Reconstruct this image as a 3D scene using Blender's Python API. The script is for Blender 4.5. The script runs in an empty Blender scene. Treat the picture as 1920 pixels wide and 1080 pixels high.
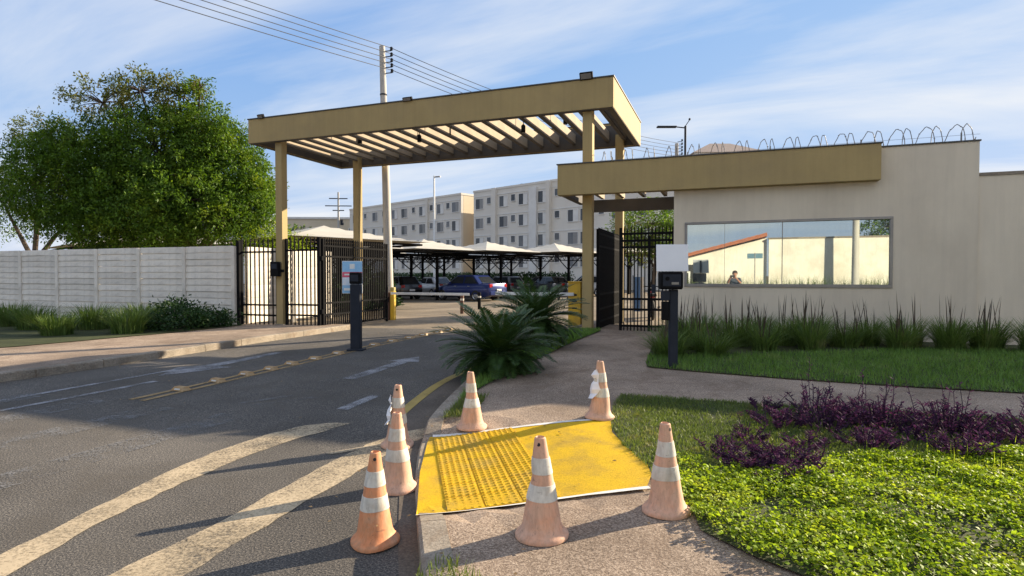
import bpy, bmesh, math, random
import numpy as np
from mathutils import Vector, Matrix
from mathutils import noise as mnoise
from mathutils.geometry import delaunay_2d_cdt

rnd = random.Random(7)
R = math.radians
scene = bpy.context.scene

# ------------------------------------------------------------------ camera, sky, sun, exposure
cam_data = bpy.data.cameras.new("camera")
cam_data.sensor_width = 36.0
cam_data.lens = 36.0 * 1090.0 / 1920.0
cam_data.clip_start = 0.05
cam_data.clip_end = 2000.0
cam = bpy.data.objects.new("camera", cam_data)
cam.location = (0.0, 0.0, 1.6)
cam.rotation_euler = (R(90.0) - math.atan(25.0 / 1090.0), 0.0, R(20.5))
scene.collection.objects.link(cam)
scene.camera = cam

SUN_AZ = R(41.8)      # clockwise from +Y
SUN_EL = R(19.6)
world = bpy.data.worlds.new("World")
scene.world = world
world.use_nodes = True
wn, wl = world.node_tree.nodes, world.node_tree.links
wn.clear()
w_out = wn.new("ShaderNodeOutputWorld")
w_bg = wn.new("ShaderNodeBackground")
w_bg.inputs["Strength"].default_value = 0.078
w_sky = wn.new("ShaderNodeTexSky")
w_sky.sky_type = 'NISHITA'
w_sky.sun_disc = False
w_sky.sun_elevation = SUN_EL
w_sky.sun_rotation = SUN_AZ
w_sky.altitude = 500.0
w_sky.air_density = 1.0
w_sky.dust_density = 0.1
w_sky.ozone_density = 1.0
# thin high cloud: noise laid out on a flat layer far overhead
w_tc = wn.new("ShaderNodeTexCoord")
w_sep = wn.new("ShaderNodeSeparateXYZ")
wl.new(w_tc.outputs["Generated"], w_sep.inputs[0])
def wmath(op, a, b=None, clamp=False):
    n = wn.new("ShaderNodeMath"); n.operation = op; n.use_clamp = clamp
    for i, v in enumerate((a, b)):
        if v is None: continue
        if isinstance(v, (int, float)): n.inputs[i].default_value = v
        else: wl.new(v, n.inputs[i])
    return n.outputs[0]
w_z = wmath('ADD', wmath('MAXIMUM', w_sep.outputs[2], 0.0), 0.16)
w_px = wmath('DIVIDE', w_sep.outputs[0], w_z)
w_py = wmath('DIVIDE', w_sep.outputs[1], w_z)
w_comb = wn.new("ShaderNodeCombineXYZ")
wl.new(w_px, w_comb.inputs[0]); wl.new(w_py, w_comb.inputs[1])
def wnoise(scale, rot, sc, detail, dist, off):
    m = wn.new("ShaderNodeMapping"); m.inputs["Scale"].default_value = sc
    m.inputs["Rotation"].default_value = (0, 0, rot); m.inputs["Location"].default_value = off
    wl.new(w_comb.outputs[0], m.inputs[0])
    n = wn.new("ShaderNodeTexNoise"); n.inputs["Scale"].default_value = scale
    n.inputs["Detail"].default_value = detail; n.inputs["Roughness"].default_value = 0.58
    n.inputs["Distortion"].default_value = dist
    wl.new(m.outputs[0], n.inputs["Vector"])
    return n.outputs["Fac"]
w_n1 = wnoise(0.85, R(35), (0.55, 1.5, 1), 7.0, 0.5, (-6.1, 4.4, 0))
w_n2 = wnoise(0.35, R(20), (0.8, 1.1, 1), 3.0, 0.2, (3.7, -5.9, 0))
w_sum = wmath('ADD', wmath('MULTIPLY', w_n1, 0.62), wmath('MULTIPLY', w_n2, 0.5))
w_ramp = wn.new("ShaderNodeValToRGB")
w_ramp.color_ramp.elements[0].position = 0.49
w_ramp.color_ramp.elements[0].color = (0, 0, 0, 1)
w_ramp.color_ramp.elements[1].position = 0.655
w_ramp.color_ramp.elements[1].color = (0.85, 0.85, 0.85, 1)
wl.new(w_sum, w_ramp.inputs[0])
w_mix = wn.new("ShaderNodeMixRGB")
w_mix.inputs[2].default_value = (4.75, 4.85, 5.0, 1)
wl.new(w_ramp.outputs[0], w_mix.inputs[0])
# soften the range of the sky colour the way a phone camera does
w_rgb = wn.new("ShaderNodeSeparateColor"); wl.new(w_sky.outputs[0], w_rgb.inputs[0])
w_cmb = wn.new("ShaderNodeCombineColor")
for ch, (ka, kk) in enumerate(((1.52, 2.9), (2.42, 1.87), (6.75, 0.79))):
    c_ = w_rgb.outputs[ch]
    wl.new(wmath('DIVIDE', wmath('MULTIPLY', c_, ka), wmath('ADD', wmath('DIVIDE', c_, kk), 1.0)), w_cmb.inputs[ch])
wl.new(w_cmb.outputs[0], w_mix.inputs[1])
wl.new(w_mix.outputs[0], w_bg.inputs["Color"])
wl.new(w_bg.outputs[0], w_out.inputs["Surface"])

sun_data = bpy.data.lights.new("sun", 'SUN')
sun_data.energy = 5.0
sun_data.angle = R(0.5)
sun_data.color = (1.0, 0.84, 0.62)
sun = bpy.data.objects.new("sun", sun_data)
sv = Vector((math.sin(SUN_AZ) * math.cos(SUN_EL), math.cos(SUN_AZ) * math.cos(SUN_EL), math.sin(SUN_EL)))
sun.rotation_euler = sv.to_track_quat('Z', 'Y').to_euler()
sun.location = sv * 60
scene.collection.objects.link(sun)

scene.view_settings.view_transform = 'Standard'
scene.view_settings.look = 'None'
scene.view_settings.exposure = 1.3
scene.view_settings.gamma = 1.0
scene.view_settings.use_curve_mapping = False
scene.cycles.use_denoising = True
scene.cycles.max_bounces = 8
scene.cycles.transparent_max_bounces = 8
scene.cycles.sample_clamp_indirect = 6.0

# ------------------------------------------------------------------ helpers
col = scene.collection

def tag(o, label=None, cat=None, group=None, kind=None):
    if label: o["label"] = label
    if cat: o["category"] = cat
    if group: o["group"] = group
    if kind: o["kind"] = kind
    return o

def empty(name, loc=(0, 0, 0), rz=0.0):
    o = bpy.data.objects.new(name, None)
    o.empty_display_size = 0.2
    o.location = loc
    o.rotation_euler = (0, 0, rz)
    col.objects.link(o)
    return o

def thing(name, label, cat, loc=(0, 0, 0), rz=0.0, group=None):
    return tag(empty(name, loc, rz), label, cat, group)

def link(name, me, mat=None, parent=None, loc=None, rot=None):
    o = bpy.data.objects.new(name, me)
    if mat is not None and len(me.materials) == 0:
        me.materials.append(mat)
    if parent is not None: o.parent = parent
    if loc is not None: o.location = loc
    if rot is not None: o.rotation_euler = rot
    col.objects.link(o)
    return o

def copy_tree(o, parent=None):
    c = o.copy()
    col.objects.link(c)
    c.parent = parent
    for ch in list(o.children):
        copy_tree(ch, c)
    return c

class MB:
    def __init__(s):
        s.v = []; s.f = []
    def add(s, vs, fs):
        n = len(s.v)
        s.v += [tuple(p) for p in vs]
        s.f += [tuple(i + n for i in f) for f in fs]
        return s
    def box(s, c, d, rz=0.0, m=None):
        x, y, z = d[0] / 2, d[1] / 2, d[2] / 2
        vs = [(-x, -y, -z), (x, -y, -z), (x, y, -z), (-x, y, -z), (-x, -y, z), (x, -y, z), (x, y, z), (-x, y, z)]
        if m is not None:
            vs = [tuple(m @ Vector(p)) for p in vs]
        elif rz:
            ca, sa = math.cos(rz), math.sin(rz)
            vs = [(p[0] * ca - p[1] * sa, p[0] * sa + p[1] * ca, p[2]) for p in vs]
        vs = [(p[0] + c[0], p[1] + c[1], p[2] + c[2]) for p in vs]
        return s.add(vs, [(0, 3, 2, 1), (4, 5, 6, 7), (0, 1, 5, 4), (1, 2, 6, 5), (2, 3, 7, 6), (3, 0, 4, 7)])
    def bx(s, x0, x1, y0, y1, z0, z1):
        return s.box(((x0 + x1) / 2, (y0 + y1) / 2, (z0 + z1) / 2), (x1 - x0, y1 - y0, z1 - z0))
    def tube(s, pts, r, n=8, caps=True):
        pts = [Vector(p) for p in pts]
        rs = r if isinstance(r, (list, tuple)) else [r] * len(pts)
        base = len(s.v); up = None
        for i, p in enumerate(pts):
            a = pts[max(0, i - 1)]; b = pts[min(len(pts) - 1, i + 1)]
            t = (b - a).normalized()
            if up is None:
                up = Vector((0, 0, 1)) if abs(t.z) < 0.9 else Vector((1, 0, 0))
            x = t.cross(up).normalized(); y = x.cross(t).normalized(); up = y
            for k in range(n):
                an = 2 * math.pi * k / n
                s.v.append(tuple(p + x * (math.cos(an) * rs[i]) + y * (math.sin(an) * rs[i])))
        for i in range(len(pts) - 1):
            for k in range(n):
                a = base + i * n + k; b = base + i * n + (k + 1) % n
                s.f.append((a, a + n, b + n, b))
        if caps:
            s.f.append(tuple(base + k for k in range(n)))
            e = base + (len(pts) - 1) * n
            s.f.append(tuple(e + n - 1 - k for k in range(n)))
        return s
    def lathe(s, prof, n=20, c=(0, 0, 0), cap=True):
        base = len(s.v)
        for (r, z) in prof:
            for k in range(n):
                an = 2 * math.pi * k / n
                s.v.append((c[0] + r * math.cos(an), c[1] + r * math.sin(an), c[2] + z))
        for i in range(len(prof) - 1):
            for k in range(n):
                a = base + i * n + k; b = base + i * n + (k + 1) % n
                s.f.append((a, b, b + n, a + n))
        if cap:
            s.f.append(tuple(base + n - 1 - k for k in range(n)))
            e = base + (len(prof) - 1) * n
            s.f.append(tuple(e + k for k in range(n)))
        return s
    def prism(s, poly, axis, a, b):
        """poly: 2D outline; axis 'x','y','z' is the extrusion direction from a to b"""
        def p3(p, t):
            return {'x': (t, p[0], p[1]), 'y': (p[0], t, p[1]), 'z': (p[0], p[1], t)}[axis]
        n = len(poly)
        vs = [p3(p, a) for p in poly] + [p3(p, b) for p in poly]
        fs = [tuple(range(n)), tuple(range(2 * n - 1, n - 1, -1))]
        fs += [(i, (i + 1) % n + 0, (i + 1) % n + n, i + n) for i in range(n)]
        return s.add(vs, fs)
    def mesh(s, name, bevel=0.0, smooth=False, segs=1):
        me = bpy.data.meshes.new(name)
        me.from_pydata(s.v, [], s.f)
        bm = bmesh.new(); bm.from_mesh(me)
        bmesh.ops.recalc_face_normals(bm, faces=bm.faces)
        if bevel > 0:
            bmesh.ops.bevel(bm, geom=[e for e in bm.edges if len(e.link_faces) == 2 and e.calc_face_angle(0) > 0.5],
                            offset=bevel, segments=segs, affect='EDGES', profile=0.6, clamp_overlap=True)
        bm.to_mesh(me); bm.free()
        if smooth:
            me.shade_smooth()
            me.set_sharp_from_angle(angle=R(38))
        return me
    def build(s, name, mat, parent=None, bevel=0.0, smooth=False, loc=None, segs=1, rot=None):
        return link(name, s.mesh(name, bevel, smooth, segs), mat, parent, loc, rot)

def fast_mesh(name, verts, faces_flat, sides, smooth=False):
    """big meshes from numpy: all faces have the same number of sides"""
    me = bpy.data.meshes.new(name)
    nv = len(verts); nf = len(faces_flat) // sides
    me.vertices.add(nv); me.vertices.foreach_set("co", np.asarray(verts, np.float32).ravel())
    me.loops.add(nf * sides); me.loops.foreach_set("vertex_index", np.asarray(faces_flat, np.int32).ravel())
    me.polygons.add(nf)
    me.polygons.foreach_set("loop_start", np.arange(0, nf * sides, sides, dtype=np.int32))
    me.polygons.foreach_set("loop_total", np.full(nf, sides, dtype=np.int32))
    me.update(calc_edges=True)
    if smooth: me.shade_smooth()
    return me

# ------------------------------------------------------------------ materials
MATS = {}
def nmat(name):
    m = bpy.data.materials.new(name); m.use_nodes = True
    nt = m.node_tree; nt.nodes.clear()
    out = nt.nodes.new("ShaderNodeOutputMaterial")
    return m, nt, out

def noise_node(nt, scale, detail=4.0, rough=0.6, vec=None, dist=0.0):
    n = nt.nodes.new("ShaderNodeTexNoise")
    n.inputs["Scale"].default_value = scale; n.inputs["Detail"].default_value = detail
    n.inputs["Roughness"].default_value = rough; n.inputs["Distortion"].default_value = dist
    if vec is not None: nt.links.new(vec, n.inputs["Vector"])
    return n

def ramp_node(nt, fac, stops):
    r = nt.nodes.new("ShaderNodeValToRGB")
    els = r.color_ramp.elements
    while len(els) < len(stops): els.new(0.5)
    for e, (p, c) in zip(els, stops):
        e.position = p
        e.color = (c[0], c[1], c[2], 1) if not isinstance(c, (int, float)) else (c, c, c, 1)
    nt.links.new(fac, r.inputs[0])
    return r

def mixc(nt, fac, a, b, mode='MIX'):
    m = nt.nodes.new("ShaderNodeMixRGB"); m.blend_type = mode
    for i, v in ((0, fac), (1, a), (2, b)):
        if isinstance(v, (int, float)): m.inputs[i].default_value = v
        elif isinstance(v, (tuple, list)): m.inputs[i].default_value = (*v[:3], 1)
        else: nt.links.new(v, m.inputs[i])
    return m.outputs[0]

def mat(name, c1, c2=None, scale=3.0, rough=0.7, bump=0.0, bscale=None, metal=0.0, spec=0.5, fine=0.0, fscale=120.0,
        lo=0.35, hi=0.65, grime=None, gscale=0.7, coords='Object', stretch=None, coat=0.0, dist=0.0, randv=0.0, streak=0.0):
    """principled surface: two-tone mottling, fine grain, optional grime patches and bump"""
    if name in MATS: return MATS[name]
    m, nt, out = nmat(name)
    b = nt.nodes.new("ShaderNodeBsdfPrincipled")
    nt.links.new(b.outputs[0], out.inputs[0])
    tc = nt.nodes.new("ShaderNodeTexCoord")
    vec = tc.outputs[coords]
    if coords == 'World':
        pass
    if stretch:
        mp = nt.nodes.new("ShaderNodeMapping"); mp.inputs["Scale"].default_value = stretch
        nt.links.new(vec, mp.inputs[0]); vec = mp.outputs[0]
    if c2 is None: c2 = tuple(x * 0.86 for x in c1)
    n1 = noise_node(nt, scale, 5.0, 0.62, vec, dist)
    cr = ramp_node(nt, n1.outputs["Fac"], [(lo, c1), (hi, c2)])
    colr = cr.outputs[0]
    if grime:
        n3 = noise_node(nt, gscale, 6.0, 0.65, vec)
        gr_ = ramp_node(nt, n3.outputs["Fac"], [(0.48, 0.0), (0.68, 0.75)])
        colr = mixc(nt, gr_.outputs[0], colr, grime)
    if streak > 0:
        mp2 = nt.nodes.new("ShaderNodeMapping"); mp2.inputs["Scale"].default_value = (5.0, 5.0, 0.22)
        nt.links.new(tc.outputs[coords], mp2.inputs[0])
        n4 = noise_node(nt, 1.6, 5.0, 0.7, mp2.outputs[0])
        sr = ramp_node(nt, n4.outputs["Fac"], [(0.42, 1.0), (0.72, 1.0 - streak)])
        colr = mixc(nt, 1.0, colr, sr.outputs[0], 'MULTIPLY')
    if fine > 0:
        n2 = noise_node(nt, fscale, 3.0, 0.7, vec)
        fr = ramp_node(nt, n2.outputs["Fac"], [(0.3, 1.0 - fine), (0.7, 1.0 + fine)])
        colr = mixc(nt, 1.0, colr, fr.outputs[0], 'MULTIPLY')
    if randv > 0:
        oi = nt.nodes.new("ShaderNodeObjectInfo")
        rr = ramp_node(nt, oi.outputs["Random"], [(0.0, 1.0 - randv), (1.0, 1.0 + randv)])
        colr = mixc(nt, 1.0, colr, rr.outputs[0], 'MULTIPLY')
    nt.links.new(colr, b.inputs["Base Color"])
    b.inputs["Roughness"].default_value = rough
    b.inputs["Metallic"].default_value = metal
    b.inputs["Specular IOR Level"].default_value = spec
    b.inputs["Coat Weight"].default_value = coat
    if bump > 0:
        nb = noise_node(nt, bscale or scale * 8, 4.0, 0.65, vec)
        bp = nt.nodes.new("ShaderNodeBump"); bp.inputs["Strength"].default_value = bump
        bp.inputs["Distance"].default_value = 0.02
        nt.links.new(nb.outputs["Fac"], bp.inputs["Height"])
        nt.links.new(bp.outputs[0], b.inputs["Normal"])
    MATS[name] = m
    return m

def leafmat(name, c1, c2, c3=None, scale=1.6, trans=0.35, rough=0.55, tr_tint=(1.25, 1.2, 0.5), spec=0.3, var=0.3):
    if name in MATS: return MATS[name]
    m, nt, out = nmat(name)
    b = nt.nodes.new("ShaderNodeBsdfPrincipled")
    geo = nt.nodes.new("ShaderNodeNewGeometry")
    n1 = noise_node(nt, scale, 4.0, 0.7, geo.outputs["Position"])
    stops = [(0.32, c1), (0.55, c2)] + ([(0.72, c3)] if c3 else [])
    cr = ramp_node(nt, n1.outputs["Fac"], stops)
    rr = ramp_node(nt, geo.outputs["Random Per Island"], [(0.0, 1.0 - var), (1.0, 1.0 + var)])
    c = mixc(nt, 1.0, cr.outputs[0], rr.outputs[0], 'MULTIPLY')
    nt.links.new(c, b.inputs["Base Color"])
    b.inputs["Roughness"].default_value = rough
    b.inputs["Specular IOR Level"].default_value = spec
    t = nt.nodes.new("ShaderNodeBsdfTranslucent")
    nt.links.new(mixc(nt, 1.0, c, tr_tint, 'MULTIPLY'), t.inputs[0])
    mx = nt.nodes.new("ShaderNodeMixShader"); mx.inputs[0].default_value = trans
    nt.links.new(b.outputs[0], mx.inputs[1]); nt.links.new(t.outputs[0], mx.inputs[2])
    nt.links.new(mx.outputs[0], out.inputs[0])
    MATS[name] = m
    return m

def paint_on_road(name, c, wear_lo, wear_hi, scale=14.0):
    """worn road paint: transparent where it is rubbed away"""
    if name in MATS: return MATS[name]
    m, nt, out = nmat(name)
    b = nt.nodes.new("ShaderNodeBsdfPrincipled"); b.inputs["Roughness"].default_value = 0.85
    geo = nt.nodes.new("ShaderNodeNewGeometry")
    n0 = noise_node(nt, 3.0, 4.0, 0.6, geo.outputs["Position"])
    cr = ramp_node(nt, n0.outputs["Fac"], [(0.35, c), (0.65, tuple(x * 0.78 for x in c))])
    nt.links.new(cr.outputs[0], b.inputs["Base Color"])
    n1 = noise_node(nt, scale * 6, 4.0, 0.75, geo.outputs["Position"])
    n2 = noise_node(nt, scale * 0.25, 3.0, 0.6, geo.outputs["Position"])
    ad = nt.nodes.new("ShaderNodeMath"); ad.operation = 'MULTIPLY_ADD'
    nt.links.new(n2.outputs["Fac"], ad.inputs[0]); ad.inputs[1].default_value = 0.7
    nt.links.new(n1.outputs["Fac"], ad.inputs[2])
    r = ramp_node(nt, ad.outputs[0], [(wear_lo, 0.0), (wear_hi, 1.0)])
    tr = nt.nodes.new("ShaderNodeBsdfTransparent")
    mx = nt.nodes.new("ShaderNodeMixShader")
    nt.links.new(r.outputs[0], mx.inputs[0]); nt.links.new(tr.outputs[0], mx.inputs[1]); nt.links.new(b.outputs[0], mx.inputs[2])
    nt.links.new(mx.outputs[0], out.inputs[0])
    MATS[name] = m
    return m

def grainy(name, dark, mid, light, s1=60.0, patch=None, pscale=0.5, bump=0.5, rough=0.9):
    """ground surfaces with visible aggregate"""
    m, nt, out = nmat(name)
    b = nt.nodes.new("ShaderNodeBsdfPrincipled"); b.inputs["Roughness"].default_value = rough
    b.inputs["Specular IOR Level"].default_value = 0.25
    nt.links.new(b.outputs[0], out.inputs[0])
    geo = nt.nodes.new("ShaderNodeNewGeometry"); P = geo.outputs["Position"]
    n1 = noise_node(nt, s1, 3.0, 0.8, P)
    cr = ramp_node(nt, n1.outputs["Fac"], [(0.33, dark), (0.5, mid), (0.68, light)])
    c = cr.outputs[0]
    n2 = noise_node(nt, pscale, 6.0, 0.62, P)
    r2 = ramp_node(nt, n2.outputs["Fac"], [(0.36, 0.72), (0.64, 1.22)])
    c = mixc(nt, 1.0, c, r2.outputs[0], 'MULTIPLY')
    if patch:
        n3 = noise_node(nt, pscale * 2.3, 5.0, 0.7, P, 0.6)
        r3 = ramp_node(nt, n3.outputs["Fac"], [(0.5, 0.0), (0.66, 0.6)])
        c = mixc(nt, r3.outputs[0], c, patch)
    nt.links.new(c, b.inputs["Base Color"])
    bp = nt.nodes.new("ShaderNodeBump"); bp.inputs["Strength"].default_value = bump; bp.inputs["Distance"].default_value = 0.008
    nt.links.new(n1.outputs["Fac"], bp.inputs["Height"])
    nt.links.new(bp.outputs[0], b.inputs["Normal"])
    MATS[name] = m
    return m

M_asphalt = grainy("asphalt", (0.03, 0.028, 0.026), (0.088, 0.082, 0.075), (0.29, 0.255, 0.21), 80.0, (0.095, 0.083, 0.068), 0.45, 0.7)
M_concrete = grainy("pavement_concrete", (0.10, 0.072, 0.052), (0.28, 0.21, 0.155), (0.56, 0.45, 0.345), 80.0, (0.16, 0.11, 0.075), 0.7, 0.6)
M_kerb = grainy("kerb_concrete", (0.17, 0.145, 0.115), (0.27, 0.23, 0.18), (0.36, 0.31, 0.25), 50.0, (0.17, 0.12, 0.08), 1.5, 0.4)
M_gutter = grainy("gutter_concrete", (0.075, 0.062, 0.05), (0.12, 0.098, 0.078), (0.17, 0.14, 0.11), 60.0, None, 1.2, 0.4)
M_parking = grainy("parking_pavement", (0.16, 0.13, 0.095), (0.22, 0.18, 0.13), (0.29, 0.235, 0.17), 12.0, (0.2, 0.15, 0.1), 0.35, 0.2)
M_earth = grainy("dry_earth", (0.10, 0.07, 0.045), (0.16, 0.115, 0.075), (0.22, 0.17, 0.11), 20.0, (0.09, 0.10, 0.04), 0.3, 0.5)
M_soil = grainy("lawn_soil", (0.03, 0.035, 0.015), (0.05, 0.06, 0.022), (0.08, 0.085, 0.035), 30.0, (0.035, 0.05, 0.015), 1.2, 0.6)
M_yellow = mat("yellow_ramp_paint", (0.66, 0.42, 0.014), (0.58, 0.36, 0.02), 3.0, 0.75, 0.35, 160.0, spec=0.15, fine=0.22, fscale=70.0, grime=(0.36, 0.24, 0.05), gscale=2.6, coords='Object')
M_ramp_white = mat("white_edge_paint", (0.74, 0.73, 0.70), (0.6, 0.58, 0.52), 9.0, 0.8, fine=0.1)
M_khaki = mat("khaki_fascia_paint", (0.39, 0.29, 0.125), (0.35, 0.26, 0.112), 1.3, 0.8, 0.08, 40.0, fine=0.04, fscale=90.0, grime=(0.30, 0.225, 0.11), gscale=0.5, streak=0.10)
M_khaki_dark = mat("canopy_slat_paint", (0.36, 0.29, 0.20), (0.29, 0.23, 0.155), 2.0, 0.8, fine=0.05)
M_wall = mat("beige_wall_paint", (0.66, 0.585, 0.465), (0.61, 0.54, 0.43), 1.1, 0.88, 0.12, 60.0, fine=0.03, fscale=140.0, grime=(0.52, 0.455, 0.36), gscale=0.45, stretch=(1, 1, 0.6), streak=0.07)
M_white_wall = mat("white_boundary_wall", (0.80, 0.77, 0.68), (0.72, 0.68, 0.59), 0.8, 0.85, grime=(0.6, 0.55, 0.46), gscale=0.4)
M_precast = mat("precast_concrete", (0.78, 0.72, 0.63), (0.68, 0.63, 0.55), 2.2, 0.9, 0.25, 45.0, fine=0.07, fscale=60.0, grime=(0.48, 0.44, 0.38), gscale=1.1, randv=0.09)
M_black = mat("black_steel", (0.008, 0.008, 0.009), (0.011, 0.011, 0.012), 6.0, 0.8, spec=0.06)
M_dark = mat("dark_grey_metal", (0.025, 0.03, 0.042), (0.02, 0.024, 0.033), 5.0, 0.65, spec=0.15)
M_frame = mat("window_aluminium", (0.26, 0.25, 0.235), (0.22, 0.21, 0.2), 4.0, 0.45, metal=0.5)
M_pole = mat("pole_concrete", (0.50, 0.475, 0.43), (0.42, 0.40, 0.365), 2.0, 0.85, grime=(0.36, 0.33, 0.29), gscale=1.0, stretch=(2, 2, 0.4))
M_yel_metal = mat("yellow_steel", (0.72, 0.44, 0.02), (0.62, 0.37, 0.025), 3.0, 0.5, grime=(0.42, 0.26, 0.04), gscale=2.0)
M_white_paint = mat("white_paint", (0.78, 0.78, 0.76), (0.7, 0.7, 0.67), 4.0, 0.5)
M_sign_back = mat("sign_sheet", (0.74, 0.77, 0.82), (0.7, 0.73, 0.78), 3.0, 0.4)
M_apart = mat("apartment_render", (0.70, 0.655, 0.58), (0.655, 0.61, 0.54), 0.25, 0.9, grime=(0.60, 0.555, 0.48), gscale=0.12)
M_apart_cream = mat("apartment_sunlit_cream", (0.62, 0.53, 0.39), (0.57, 0.49, 0.36), 0.3, 0.9)
M_ledge = mat("white_ledge", (0.72, 0.70, 0.66), (0.64, 0.62, 0.58), 1.0, 0.8)
M_roof_tile = mat("clay_roof_tile", (0.42, 0.15, 0.075), (0.32, 0.11, 0.06), 5.0, 0.85, 0.4, 20.0, fine=0.2, fscale=25.0)
M_brown_roof = mat("brown_roof", (0.40, 0.31, 0.25), (0.33, 0.25, 0.20), 4.0, 0.85, fine=0.15, fscale=10.0)
M_pane = mat("dark_window_pane", (0.05, 0.055, 0.06), (0.10, 0.10, 0.10), 0.7, 0.12, randv=0.75)
M_fabric = mat("shade_fabric", (0.52, 0.49, 0.42), (0.45, 0.425, 0.365), 1.2, 0.9, grime=(0.38, 0.355, 0.305), gscale=0.7)
M_rubber = mat("tyre_rubber", (0.02, 0.02, 0.02), (0.03, 0.03, 0.03), 8.0, 0.85)
M_rim = mat("wheel_alloy", (0.45, 0.46, 0.48), (0.36, 0.37, 0.38), 6.0, 0.3, metal=0.8)
def cone_plastic(name, c1, c2, c3):
    """sun-bleached plastic with dusty patches, rubbed streaks and black scuffs"""
    m, nt, out = nmat(name)
    b = nt.nodes.new("ShaderNodeBsdfPrincipled"); b.inputs["Roughness"].default_value = 0.68; b.inputs["Specular IOR Level"].default_value = 0.3
    nt.links.new(b.outputs[0], out.inputs[0])
    geo = nt.nodes.new("ShaderNodeNewGeometry"); P = geo.outputs["Position"]
    n1 = noise_node(nt, 9.0, 5.0, 0.65, P, 0.6)
    c = ramp_node(nt, n1.outputs["Fac"], [(0.3, c1), (0.52, c2), (0.72, c3)]).outputs[0]
    mp = nt.nodes.new("ShaderNodeMapping"); mp.inputs["Scale"].default_value = (1.0, 1.0, 0.18); nt.links.new(P, mp.inputs[0])
    n2 = noise_node(nt, 38.0, 4.0, 0.7, mp.outputs[0])
    c = mixc(nt, 1.0, c, ramp_node(nt, n2.outputs["Fac"], [(0.4, 1.06), (0.7, 0.78)]).outputs[0], 'MULTIPLY')
    mp3 = nt.nodes.new("ShaderNodeMapping"); mp3.inputs["Rotation"].default_value = (0.3, 0.7, 0.4); mp3.inputs["Scale"].default_value = (1.0, 0.35, 1.0); nt.links.new(P, mp3.inputs[0])
    n3 = noise_node(nt, 24.0, 5.0, 0.72, mp3.outputs[0], 1.2)
    c = mixc(nt, ramp_node(nt, n3.outputs["Fac"], [(0.60, 0.0), (0.70, 0.62)]).outputs[0], c, (0.13, 0.085, 0.065))
    nt.links.new(c, b.inputs["Base Color"])
    bp = nt.nodes.new("ShaderNodeBump"); bp.inputs["Strength"].default_value = 0.25; bp.inputs["Distance"].default_value = 0.006
    nt.links.new(n2.outputs["Fac"], bp.inputs["Height"]); nt.links.new(bp.outputs[0], b.inputs["Normal"])
    MATS[name] = m; return m
M_cone = cone_plastic("faded_cone_orange", (0.66, 0.35, 0.22), (0.60, 0.37, 0.26), (0.52, 0.34, 0.24))
M_cone_fresh = cone_plastic("cone_orange", (0.66, 0.24, 0.10), (0.62, 0.28, 0.14), (0.54, 0.32, 0.20))
M_band = cone_plastic("cone_reflective_white", (0.66, 0.64, 0.58), (0.58, 0.56, 0.50), (0.50, 0.43, 0.35))
M_paper = mat("torn_white_film", (0.84, 0.85, 0.88), (0.76, 0.77, 0.8), 12.0, 0.55)
M_bark = mat("bark", (0.10, 0.075, 0.055), (0.06, 0.045, 0.035), 6.0, 0.95, 0.7, 20.0, stretch=(3, 3, 0.6))
M_stud = mat("road_stud_yellow", (0.34, 0.19, 0.06), (0.36, 0.25, 0.13), 14.0, 0.6, fine=0.2, fscale=60)
def window_glass(name):
    """reflective film on glass: mostly mirror with a thin veil of painted haze"""
    m, nt, out = nmat(name)
    gl = nt.nodes.new("ShaderNodeBsdfGlossy"); gl.inputs["Color"].default_value = (0.55, 0.60, 0.56, 1); gl.inputs["Roughness"].default_value = 0.012
    df = nt.nodes.new("ShaderNodeBsdfDiffuse")
    geo = nt.nodes.new("ShaderNodeNewGeometry")
    mp = nt.nodes.new("ShaderNodeMapping"); mp.inputs["Scale"].default_value = (3.0, 3.0, 0.7); nt.links.new(geo.outputs["Position"], mp.inputs[0])
    n1 = noise_node(nt, 2.2, 5.0, 0.65, mp.outputs[0])
    r = ramp_node(nt, n1.outputs["Fac"], [(0.3, (0.30, 0.34, 0.33)), (0.7, (0.46, 0.49, 0.47))]); nt.links.new(r.outputs[0], df.inputs[0])
    f = ramp_node(nt, n1.outputs["Fac"], [(0.35, 0.12), (0.7, 0.24)])  # diffuse share lays painted haze over the reflection
    mx = nt.nodes.new("ShaderNodeMixShader"); nt.links.new(f.outputs[0], mx.inputs[0])
    nt.links.new(gl.outputs[0], mx.inputs[1]); nt.links.new(df.outputs[0], mx.inputs[2]); nt.links.new(mx.outputs[0], out.inputs[0])
    MATS[name] = m; return m
M_mirror = window_glass("reflective_glass")
L_tree = leafmat("tree_leaf", (0.045, 0.10, 0.011), (0.10, 0.185, 0.017), (0.22, 0.28, 0.03), 1.1, 0.38, var=0.4)
L_tree_old = leafmat("tree_leaf_rusty", (0.08, 0.12, 0.025), (0.14, 0.15, 0.04), (0.18, 0.11, 0.045), 1.4, 0.35)
L_grass = leafmat("lawn_blade", (0.085, 0.13, 0.032), (0.135, 0.185, 0.05), (0.24, 0.22, 0.10), 2.5, 0.35)
L_grass_lifted = leafmat("shade_lifted_lawn_blade", (0.10, 0.19, 0.04), (0.15, 0.27, 0.055), (0.24, 0.30, 0.10), 2.5, 0.35)  # lawn colour lightened to lift the grass that lies in shade
L_cover = leafmat("ground_cover_leaf", (0.15, 0.24, 0.02), (0.26, 0.36, 0.03), (0.40, 0.45, 0.07), 3.0, 0.4, spec=0.12, var=0.55)
L_cycad = leafmat("cycad_leaf", (0.025, 0.06, 0.016), (0.045, 0.09, 0.02), (0.075, 0.125, 0.028), 3.0, 0.12, 0.4, spec=0.45)
L_orn = leafmat("ornamental_grass_blade", (0.07, 0.125, 0.03), (0.125, 0.195, 0.05), (0.23, 0.24, 0.11), 3.0, 0.3)
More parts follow.
